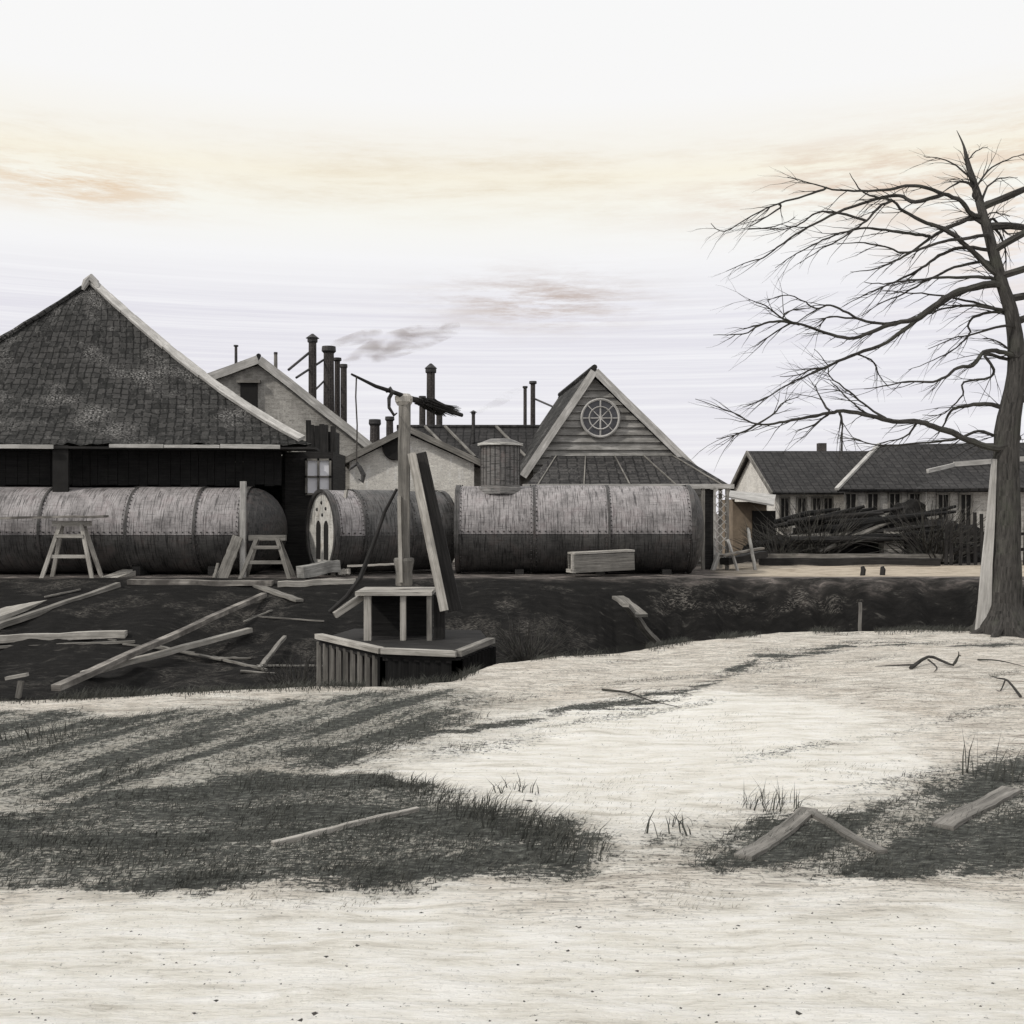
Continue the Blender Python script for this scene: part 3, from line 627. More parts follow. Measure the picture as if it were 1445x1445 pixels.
def boiler(label, c0, c1, r, seams, capL, capR, rootloc, upper=IRON, split=None):
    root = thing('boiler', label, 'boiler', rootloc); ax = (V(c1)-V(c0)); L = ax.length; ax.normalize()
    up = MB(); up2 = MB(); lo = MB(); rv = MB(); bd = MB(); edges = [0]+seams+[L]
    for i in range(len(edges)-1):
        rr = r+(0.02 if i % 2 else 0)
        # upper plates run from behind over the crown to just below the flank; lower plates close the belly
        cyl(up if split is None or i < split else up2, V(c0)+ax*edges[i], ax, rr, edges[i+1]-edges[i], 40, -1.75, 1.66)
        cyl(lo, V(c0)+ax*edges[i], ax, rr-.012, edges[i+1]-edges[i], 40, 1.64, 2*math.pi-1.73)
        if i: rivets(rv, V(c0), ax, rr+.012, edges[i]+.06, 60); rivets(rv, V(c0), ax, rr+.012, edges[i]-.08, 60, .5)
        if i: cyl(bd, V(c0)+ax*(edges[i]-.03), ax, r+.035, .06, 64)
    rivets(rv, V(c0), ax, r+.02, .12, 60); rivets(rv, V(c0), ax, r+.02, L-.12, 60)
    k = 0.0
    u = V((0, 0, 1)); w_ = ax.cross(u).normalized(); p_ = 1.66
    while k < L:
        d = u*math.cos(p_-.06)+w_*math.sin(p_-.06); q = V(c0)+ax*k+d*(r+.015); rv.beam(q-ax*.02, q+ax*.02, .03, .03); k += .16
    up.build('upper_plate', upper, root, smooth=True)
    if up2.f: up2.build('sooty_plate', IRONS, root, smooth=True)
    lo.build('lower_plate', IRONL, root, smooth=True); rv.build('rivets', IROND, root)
    if bd.f: bd.build('seam_band', IRONL, root, smooth=True)
    for (cp, p, dr) in ((capL, c0, -1), (capR, c1, 1)):
        if cp:
            s = MB(); head(s, p, ax*dr, r, cp[0]); s.build('end_plate', cp[1], root, smooth=True)
            s = MB(); cyl(s, V(p)-ax*.07*(1 if dr > 0 else -1)-(ax*.0), ax*dr, r+.035, .12, 64); s.build('rim', cp[2], root, smooth=True)
    return root, ax
RB = 1.17
b1, _ = boiler('long riveted boiler lying under the large shed with its right end dark and domed', (-17, 29.2, RB+.03), (-7.15, 29.2, RB+.03), RB, [2.2, 4.5, 6.8, 8.6], (.3, IROND, IRONL), (.95, IROND, IRONL), (-12, 29.2, 0))  # right dome in black iron: its shade is in the colour
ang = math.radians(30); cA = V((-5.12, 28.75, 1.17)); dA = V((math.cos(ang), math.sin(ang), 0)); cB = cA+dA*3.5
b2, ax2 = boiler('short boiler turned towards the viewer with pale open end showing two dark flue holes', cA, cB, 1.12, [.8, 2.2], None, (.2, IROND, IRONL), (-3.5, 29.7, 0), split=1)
s = MB(); up = V((0, 0, 1)); side = ax2.cross(up).normalized(); rr = 1.06
fc = cA-ax2*.01
s.face([fc+up*math.cos(t)*rr+side*math.sin(t)*rr for t in [2*math.pi*k/48 for k in range(48)]]); s.build('end_plate', IRONP, b2)
s = MB(); cyl(s, cA-ax2*.09, ax2, 1.15, .16, 64); cyl(s, cA-ax2*.09, ax2, 1.06, .16, 64)
for k in range(64):
    t0, t1 = 2*math.pi*k/64, 2*math.pi*(k+1)/64
    def Q(r_, t): return cA-ax2*.09+(up*math.cos(t)+side*math.sin(t))*r_
    s.face([Q(1.06, t0), Q(1.06, t1), Q(1.15, t1), Q(1.15, t0)])
s.build('rim', IRONL, b2)
for sx in (-.3, .3):
    s = MB(); hs_ = []
    for k in range(9):
        t = math.pi*k/8; hs_.append((math.cos(t)*.17, .1+math.sin(t)*.2))
    hs_ += [(-.17, -.75), (.17, -.75)]
    s.slab([fc-ax2*.012+side*(x+sx)+up*z for x, z in hs_], .006); s.build('flue_hole', DARK, b2)
for x, z in ((-.05, .78), (.28, .62), (-.4, .6), (.02, .45)):
    s = MB(); s.tube([fc-ax2*.03+side*x+up*z, fc+side*x+up*z], [.04, .05], 8); s.build('bolt', IROND, b2)
b3, _ = boiler('largest riveted boiler in the middle of the yard with a tall dark dome on top', (-1.5, 29.6, 1.22), (4.88, 29.6, 1.22), 1.2, [2.1, 4.1], (.1, IRONL, IRONL), (.42, IRONL, IRONL), (2, 29.6, 0))
s = MB(); p = V((at(706, 700, 29.4).x, 29.45, 0)); s.tube([p+V((0, 0, 2.2)), p+V((0, 0, 2.36)), p+V((0, 0, 2.4)), p+V((0, 0, 3.5)), p+V((0, 0, 3.52)), p+V((0, 0, 3.6)), p+V((0, 0, 3.72))], [.68, .64, .54, .54, .6, .6, .3], 40)
dm = s.build('steam_dome', m_iron('dome plate', (.09, .085, .08), (.22, .21, .2)), b3, smooth=False)
s = MB(); s.tube([p+V((0, 0, 3.53)), p+V((0, 0, 3.6))], [.63, .63], 40); s.build('flange', IRONP, dm)
s = MB()
for k in range(24):
    t = 2*math.pi*k/24; q = p+V((math.cos(t)*.545, math.sin(t)*.545, 0)); s.beam(q+V((0, 0, 2.45)), q+V((0, 0, 3.5)), .025, .012, (math.cos(t), math.sin(t), 0))
s.build('stave', IRONL, dm)
for i, x in enumerate((-10, -8, -15)):
    s = MB(); s.box((x-.1, 28.3, 0), (x+.1, 30, .25)); s.build('cradle', WOODD, b1)
for x in (.2, 2.4, 4.2):
    s = MB(); s.box((x-.12, 28.8, -.02), (x+.12, 30.4, .14)); s.build('cradle', WOODD, b3)
# ------------------------------------------------------------------ yard clutter
def plank(label, p0, p1, w, t, m=WOODL, cat='plank', name='plank', lift=.04, group=None, up=(0, 0, 1)):
    if m is WOODL: m = WOODS[sum(map(ord, label)) % 4]
    s = MB(); a_ = V(p0)+V((0, 0, lift)); b__ = V(p1)+V((0, 0, lift)); s.beam(a_, b__, w, t, up, w2=w*random.uniform(.75, 1), n=9, wob=min(.016, w*.08))
    return tag(s.build(name, m, loc=a_, bevel=.006), label, cat, group)
def sawhorse(label, px0, px1, top, bot, d, m=WOODL):
    root = thing('sawhorse', label, 'sawhorse', gz((px0+px1)/2, d)); zt = at(0, top, d).z; zb_ = max(0, at(0, bot, d).z)*0
    xm = gz((px0+px1)/2, d).x; hw = (px1-px0)/2/F*d; dp = .32
    for sx in (-1, 1):
        for sy in (-1, 1):
            s = MB(); s.beam((xm+sx*hw, d+sy*dp, -.03), (xm+sx*hw*.42, d+sy*.07, zt), .1, .06, (0, 1, 0)); s.build('leg', m, root, bevel=.005)
    s = MB(); s.beam((xm-hw*.75, d, zt+.02), (xm+hw*.75, d, zt+.02), .16, .14); s.build('top_beam', m, root, bevel=.005)
    for z in (zt*.4, zt*.78):
        s = MB(); k = 1-.58*z/zt; s.beam((xm-hw*k, d-dp*.6*k-.06, z), (xm+hw*k, d-dp*.6*k-.06, z), .09, .035, (0, 1, 0)); s.build('crossbar', m, root)
    return root
sawhorse('sawhorse on the left carrying the long plank in front of the shed boiler', 66, 137, 740, 815, 27.7)
plank('long pale plank resting level across the left sawhorse', at(-60, 731, 27.7), at(150, 729, 27.5), .32, .06, lift=.0)
sawhorse('empty sawhorse beside the shed post, before the dark domed boiler end', 343, 412, 760, 815, 27.6, WOODM)
plank('rough board leaning up against the foot of the shed post', gz(312, 27.4, -.05), at(336, 757, 27.7), .3, .07, WOODM, lift=0, up=(0, 1, 0))
plank('short thin stick leaning beside the board at the shed post', gz(302, 27.35, 0), at(308, 795, 27.5), .08, .05, WOODM, lift=0)
plank('squat squared timber block lying before the short boiler', gz(424, 27.2, .16), gz(476, 28.0, .3), .34, .3, WOODL, 'beam', 'timber_block', 0)
plank('small pale offcut lying right of the squared timber block', gz(478, 28, .12), gz(494, 28, .14), .2, .14, WOODL, 'beam', 'offcut', 0)
plank('pale stick leaning on the front of the short boiler', gz(470, 28.0, .02), at(489, 692, 28.45), .09, .07, WOODL, lift=0)
plank('long thin rail lying behind the crane table', gz(490, 27.9, .28), gz(560, 28, .33), .07, .05, WOODL, lift=0)
# trough in front of big boiler
tr = thing('wooden_trough', 'pale upturned wooden trough with open end lying before the big boiler', 'trough', gz(850, 28))
T = [gz(810, 27.6), gz(895, 28.1)]; ax = (T[1]-T[0]).normalized(); sd = V((-ax.y, ax.x, 0)); L = (T[1]-T[0]).length; n = V((0, 0, 1))
s = MB(); b0 = T[0]+n*.12
s.beam(b0+n*.5+sd*.22, b0+ax*L+n*.56+sd*.22, .52, .05); s.build('lid', WOODL, tr)
s = MB(); s.beam(b0+n*.23-sd*.0, b0+ax*L+n*.28, .04, .46); s.beam(b0+n*.23+sd*.44, b0+ax*L+n*.28+sd*.44, .04, .46); s.build('side_board', WOODM, tr)
s = MB(); s.box((0, 0, 0), (0.001, .001, .001)); s = MB(); q0 = b0+ax*.12; s.beam(q0+sd*.03+n*.25, q0+sd*.41+n*.25, .03, .4); s.build('dark_inside', DARK, tr)  # dark sheet put in for the shade inside the open end
s = MB(); s.beam(b0+n*.04-sd*.02, b0+n*.04+sd*.46, .1, .09); s.beam(b0+n*.25-sd*.01, b0+n*.25+sd*.1, .1, .46); s.build('end_frame', WOODL, tr)
# planks tumbling into the ditch
def gp(px, py, dm=16): return ground(px, py, dm)
plank('broad pale plank sloping down at the left edge below the sawhorse', gp(-30, 885), gp(186, 812), .55, .24)
plank('thin grey plank just beneath the broad sloping one at the left edge', gp(-20, 893), gp(168, 828), .2, .12, WOODM)
plank('long level pale plank on the far bank below the shed, left of the crane', gp(182, 824), gp(385, 826), .34, .12)
plank('short level pale plank on the bank brink just left of the crane', gp(392, 827), gp(502, 822), .34, .13)
plank('longest pale pole slanting from the ditch floor up to the far bank', V(gp(78, 984, 12))+V((0, 0, .05)), gp(372, 846), .17, .1, lift=.1)
plank('dark end board crossing the bank above the longest slanting pole', gp(358, 826), gp(422, 851), .25, .06, WOODM)
plank('second pale pole slanting below and right of the longest one', V(gp(118, 962, 12)), gp(352, 897), .15, .1, lift=.12)
plank('flat pale board at the left edge halfway down the ditch', gp(-40, 908, 13), gp(178, 899, 13), .22, .15, lift=.06)
plank('thin dark-edged board lying right under the flat pale left-edge board', gp(-40, 918, 13), gp(190, 908, 13), .1, .05, WOODM)
plank('short stick poking from the mud left of the slatted platform', gp(366, 946, 12), V(gp(402, 908, 12))+V((0, 0, .1)), .09, .06, WOODM)
plank('faint low stick lying in the mud near the slatted platform', gp(300, 930, 12), gp(375, 948, 12), .07, .04, WOODM)
plank('pale prop leaning across the dark ditch in the middle', gp(926, 914, 14)+V((0, 0, .05)), at(884, 858, 24.5), .2, .1, WOODM, lift=.05)
plank('grey board sticking out of the ditch above the pale prop', at(872, 842, 26), at(905, 868, 24.6), .3, .07, WOODM, lift=0)
# small stub with cap at left edge
st = thing('stub_post', 'short pale-capped post at the left edge of the near bank', 'post', V(gp(27, 985, 8)))
gq = V(gp(27, 985, 8)); s = MB(); s.beam(gq+V((-.06, 0, -.25)), gq+V((.03, 0, .26)), .07, .07); s.build('post', WOODM, st); s = MB(); s.beam(gq+V((-.2, 0, .3)), gq+V((.13, 0, .36)), .1, .05); s.build('cap', WOODL, st)
# far right timbers
plank('dark squared beam lying in the yard right of the lattice porch, lower one', gz(1022, 31, .25), gz(1078, 33, .4), .3, .2, WOODD, 'beam', 'timber_beam', 0)
plank('pale-topped plank slanting over the dark beam by the lattice porch', gz(1018, 30.5, .45), gz(1076, 32, .62), .14, .06, WOODL, lift=0)
plank('small upright pale stake before the tan lean-to', gz(1066, 31, .0), at(1055, 745, 31.5), .08, .06, WOODL, 'stake', 'stake', 0)
plank('long dark quay timber lying level across the yard at right', gz(1072, 33.5, .14), gz(1325, 33.5, .14), .3, .22, WOODD, 'beam', 'quay_timber', 0)
plank('pale-faced long timber lying behind the dark quay timber', gz(1068, 34.8, .2), gz(1345, 34.8, .2), .12, .26, WOODM, 'beam', 'quay_timber', 0)
random.seed(21)
for i in range(44):
    x = random.uniform(1090, 1210); d = random.uniform(35.5, 39.5); z0 = .1+.03*i; px1 = x+random.uniform(60, 190); z1 = z0+random.uniform(-.2, 1.1)
    s = MB(); a_, b__ = gz(x, d, z0), gz(min(px1, 1350), d+random.uniform(-.8, .8), min(z1, 1.9)); s.tube([a_, a_.lerp(b__, .5)+V((0, 0, random.uniform(-.08, .08))), b__], [random.uniform(.05, .16), .11, .05], 8, jit=.1)
    tag(s.build('log', (PITCH if i % 2 else WOODD) if i % 8 else WOODM, loc=a_), 'dark log jumbled in the timber heap before the far white-walled sheds', 'log', 'logs in the timber heap')
def lump(name, label, cat, c, r, m=HEAP, seed=1, kind=None, sub=(40, 20), flat=.0):
    s = MB(); g = []
    for i in range(sub[1]+1):
        row = []
        for j in range(sub[0]):
            th = math.pi*.5*(1-i/sub[1])*1.0; ph = 2*math.pi*j/sub[0]
            d = V((math.cos(ph)*math.cos(math.pi/2-th), math.sin(ph)*math.cos(math.pi/2-th), math.sin(math.pi/2-th)))
            k = .65+.7*float(fbm(np.array(d.x*2.3+seed*9+d.z), np.array(d.y*2.3+d.z*2), seed, 4)); row.append(V(c)+V((d.x*r[0]*k, d.y*r[1]*k, d.z*r[2]*k-.03)))
        g.append(row)
    for i in range(sub[1]):
        for j in range(sub[0]):
            q = (j+1) % sub[0]; s.face([g[i][j], g[i][q], g[i+1][q], g[i+1][j]][::-1])
    return tag(s.build(name, m, loc=c, weld=True), label, cat, kind=kind)
lump('scrap_heap', 'low black heap of scrap under the logs in the right yard', 'heap', gz(1190, 38.5), (3.0, 1.0, 1.15), seed=3)
lump('scrap_heap', 'taller black heap of scrap right of the logs near the far house', 'heap', gz(1290, 38), (1.6, .8, 1.9), seed=5)
lump('scrap_heap', 'flat dark spoil heap by the lean-to doorway', 'heap', gz(1100, 37), (1.3, .8, .9), seed=8)
lump('scrap_heap', 'broad black scrap heap between the crate and the paling fence', 'heap', gz(1330, 36.5), (1.7, .9, 1.3), seed=12)
lump('scrap_heap', 'jagged black scrap heap in the middle behind the log pile', 'heap', gz(1215, 40.5), (2.2, .7, 1.6), seed=14)
cr = thing('crate', 'weathered pale crate among the logs of the right yard', 'crate', gz(1258, 36.2)); s = MB(); p = gz(1258, 36.2)
for k in range(5): s.box((p.x-.3, 36.0-.003*k, .1+k*.19), (p.x+.3, 36.6, .1+k*.19+.17))
s.build('boards', WOODL, cr); 
for e_x in (-.31, .31):
    s = MB(); s.box((p.x+e_x-.03, 35.95, .05), (p.x+e_x+.03, 35.985, 1.1)); s.build('corner_batten', WOODM, cr)
fn = thing('paling_fence', 'dark ragged paling fence beside the tree at the right', 'fence', gz(1360, 34)); x = gz(1335, 34).x
s = MB()
while x < gz(1470, 34).x:
    s.beam((x, 34, -.05), (x+random.uniform(-.05, .05), 34, random.uniform(1.0, 1.75)), .11, .03, (0, 1, 0)); x += random.uniform(.14, .3)
s.build('paling', WOODD, fn); s = MB(); s.beam((gz(1335, 34).x, 34.06, .5), (gz(1470, 34).x, 34.06, .5), .05, .1); s.beam((gz(1335, 34).x, 34.06, 1.0), (gz(1470, 34).x, 34.06, 1.0), .05, .1); s.build('rail', WOODD, fn)
for px, lb in ((1217, 'left of two tiny dark mooring posts on the sandy far bank'), (1245, 'right of two tiny dark mooring posts on the sandy far bank')):
    s = MB(); p = gz(px, 28.6, -.05); s.tube([p, p+V((.02, 0, .2)), p+V((0, 0, .28))], [.07, .07, .05], 8, jit=.1); tag(s.build('mooring_post', WOODD, loc=p), lb, 'post')
plank('short pale stake standing in the dark ditch near the right', V((gz(1213, 24.5).x, 24.5, -1.6)), at(1214, 850, 24.5), .07, .06, WOODM, 'stake', 'stake', 0)
# ------------------------------------------------------------------ crane with sweep
cn = thing('well_crane', 'timber crane post with braces standing on a small table over the ditch', 'crane', gz(570, 15.5, -.6))
D = 15.5
s = MB(); s.beam(at(570, 826, D), at(571, 568, D), .16, .16, (0, 1, 0), n=8, wob=.006); s.build('post', WOODM, cn, bevel=.01)
s = MB(); s.beam(at(570, 568, D), at(570, 560, D), .2, .2, (0, 1, 0)); s.beam(at(558, 562, D), at(582, 562, D), .16, .05); s.tube([at(570, 572, D), at(570, 567, D), at(570, 560, D), at(570, 556, D)], [.1, .13, .13, .09], 10); s.build('post_head', WOODL, cn)
s = MB(); s.beam(at(650, 858, D-.5), at(586, 640, D-.05), .2, .07, (.9, -.4, .0)); s.beam(at(640, 862, D-.45), at(580, 645, D-.1), .03, .1, (.3, -1, 0)); br_ = s
s = MB(); s.beam(at(642, 862, D-.3), at(592, 640, D+.0), .2, .09, (0, 1, 0)); s.build('brace', WOODD, cn, bevel=.008)  # shaded right face of the brace, put in as dark wood
s = MB(); s.beam(at(627, 862, D-.5), at(581, 640, D-.16), .12, .08, (0, 1, 0)); s.build('brace', WOODL, cn, bevel=.008)  # lit left face of the same brace, put in as pale wood
s = MB(); s.tube([at(465, 864, D-.4), at(490, 842, D-.35), at(508, 816, D-.3), at(526, 770, D-.2), at(543, 722, D-.12), at(560, 690, D-.05)], [.03, .035, .035, .03, .025, .02], 8, jit=.06); s.build('brace', WOODD, cn)
s = MB(); s.beam(at(472, 868, D-.42), at(520, 836, D-.2), .1, .09); s.build('strut', WOODL, cn, bevel=.006)
s = MB(); s.beam(at(566, 822, D-.14), at(563, 700, D-.1), .05, .05, (0, 1, 0)); s.build('batten', WOODL, cn)
s = MB(); p = at(570, 826, D); s.tube([p, p+V((0, 0, .04)), p+V((0, 0, .2)), p+V((0, 0, .36)), p+V((0, 0, .4))], [.12, .125, .12, .15, .14], 16); s.build('collar', WOODM, cn, smooth=True)
s = MB(); tz = at(0, 832, D).z; xl, xr = at(508, 0, D).x, at(613, 0, D).x
for k in range(5): s.box((xl, D-.5+k*.205, tz-.05+random.uniform(0, .006)), (xr, D-.5+k*.205+.195, tz+random.uniform(0, .006)))
s.build('table_top', WOODL, cn)
for px, w_, dd, m in ((519, .1, -.42, WOODL), (569, .08, -.4, WOODL), (606, .07, -.42, WOODM), (620, .16, -.2, WOODD), (525, .1, .35, WOODD), (606, .1, .35, WOODD)):
    s = MB(); p = at(px, 835, D+dd); s.beam(V((p.x, D+dd, -.75)), V((p.x, D+dd, tz-.055)), w_, .1, (0, 1, 0)); s.build('leg', m, cn, bevel=.006)
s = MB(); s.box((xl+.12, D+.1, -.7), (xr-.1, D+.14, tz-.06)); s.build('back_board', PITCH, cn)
sw = thing('well_sweep', 'dark balance pole with brushy thick end pivoting above the crane post', 'pole', at(570, 560, D))
s = MB(); s.tube([at(496, 528, D-1.0), at(530, 545, D-.55), at(548, 551, D-.3), at(570, 559, D-.05), at(600, 569, D+.3), at(652, 586, D+.9)], [.015, .025, .03, .035, .05, .03], 8, jit=.06); s.build('pole', WOODD, sw)
s = MB()
for k in range(90):
    t = random.random(); a_ = at(588+random.uniform(-4, 25), 564+random.uniform(-4, 8), D+.2+random.uniform(-.1, .1)); b__ = at(625+random.uniform(-15, 26), 578+random.uniform(-6, 10), D+.6+random.uniform(-.15, .15)); s.tube([a_, a_.lerp(b__, .5)+V((0, 0, -.01)), b__], [.008, .012, .003], 4)
s.build('brushwood_weight', WOODD, sw)
s = MB(); s.tube([at(545, 553, D-.3), at(551, 548, D-.33), at(554, 553, D-.33), at(549, 562, D-.3), at(549, 575, D-.28), at(556, 586, D-.2), at(560, 583, D-.1)], [.02, .03, .03, .03, .025, .02, .01], 8); s.build('iron_strap', IROND, sw, smooth=True)
hk = thing('hook_and_rope', 'rope with iron hook hanging from the thin end of the balance pole', 'rope', at(503, 530, D-.95))
s = MB(); s.tube([at(503, 531, D-.95), at(502, 560, D-.95), at(504, 600, D-.95), at(503, 655, D-.95)], .011, 6); s.build('rope', ROPE, hk)
s = MB(); s.tube([at(503, 652, D-.95), at(508, 660, D-.95), at(513, 670, D-.95), at(511, 680, D-.95), at(506, 676, D-.95)], [.015, .03, .035, .03, .008], 8); s.tube([at(503, 655, D-.95), at(496, 660, D-.95), at(492, 664, D-.95)], [.02, .02, .005], 8); s.build('hook', IROND, hk, smooth=True)
# polygonal slatted platform
pf = thing('slatted_platform', 'half-round timber platform with slatted skirt at the foot of the crane', 'platform', gz(580, 14, -1.2))
front = [at(450, 905, 15.2), at(540, 925, 13.6), at(645, 922, 13.3), at(693, 890, 14.7)]
zt = -.12
front = [V((p.x, p.y, zt)) for p in front]
back = [V((front[3].x-.2, 16.4, zt)), V((front[0].x+.3, 16.6, zt))]
s = MB(); s.slab(front+back, .08); s.build('deck', WOODD, pf)
for i in range(3):
    s = MB(); s.beam(front[i]+V((0, -.03, .05)), front[i+1]+V((0, -.03, .05)), .12, .07); s.build('rim_rail', WOODL if i != 2 else WOODM, pf, bevel=.008)
for i, m in ((0, WOODM), (1, PITCH), (2, PITCH)):
    s = MB(); a_, b__ = front[i], front[i+1]; n_ = int((b__-a_).length/(.2 if i == 0 else .14))
    for k in range(n_+1):
        p = a_.lerp(b__, k/n_); s.beam(p+V((0, .02, -.9)), p+V((0, .02, -.04)), .07 if i == 0 else .135, .04, (0, 1, 0))
    s.build('skirt_slats', m, pf)
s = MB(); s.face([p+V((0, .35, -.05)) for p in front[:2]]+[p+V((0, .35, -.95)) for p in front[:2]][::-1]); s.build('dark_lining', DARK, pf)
# ------------------------------------------------------------------ tree
tree = thing('bare_tree', 'tall leafless tree at the right edge with branches reaching left over the yard', 'tree', V(gz(1414, 15.2)))
TD = 15.2
def crop(p): return (940+p[0]*.3495, 200+p[1]*.3495)
tk = MB()
def smoothpts(pts, rad, n=4):
    P_ = [np.array(p) for p in pts]; out = []; ro = []
    for i in range(len(P_)-1):
        p0 = P_[max(i-1, 0)]; p1 = P_[i]; p2 = P_[i+1]; p3 = P_[min(i+2, len(P_)-1)]
        for k in range(n):
            t = k/n; q = .5*((2*p1)+(-p0+p2)*t+(2*p0-5*p1+4*p2-p3)*t*t+(-p0+3*p1-3*p2+p3)*t**3); out.append(V(q)); ro.append(rad[i]+(rad[i+1]-rad[i])*t)
    out.append(V(P_[-1])); ro.append(rad[-1]); return out, ro
tp = [gz(1415, TD, -.25), at(1415, 882, TD), at(1416, 850, TD), at(1419, 780, TD), at(1420, 700, TD), at(1421, 610, TD), at(1434, 530, TD), at(1430, 455, TD), at(1411, 390, TD), at(1392, 320, TD), at(1378, 270, TD+.1), at(1366, 232, TD+.15), at(1360, 206, TD+.2), at(1350, 184, TD+.25)]
tr_ = [.5, .38, .25, .2, .185, .17, .125, .1, .08, .066, .052, .036, .015, .003]
pts, rad = smoothpts(tp, tr_, 4); tk.tube(pts, rad, 20, jit=.05); tk.build('trunk', BARK, tree, smooth=True)
rf_ = MB(); cb_ = gz(1415, TD)
for k in range(9):
    a = 2*math.pi*k/9+random.uniform(-.2, .2); d = V((math.cos(a), math.sin(a), 0)); L = random.uniform(.5, .85); e = cb_+d*L; e.z = hz1(e.x, e.y)-.05; m_ = cb_+d*L*.55; m_.z = hz1(m_.x, m_.y)+.05
    q_, r_ = smoothpts([cb_+d*.08+V((0, 0, .5)), cb_+d*.22+V((0, 0, .2)), m_, e], [.1, .11, .07, .025], 3); rf_.tube(q_, r_, 8, jit=.12)
rf_.build('root', BARK, tree, smooth=True)
random.seed(5)
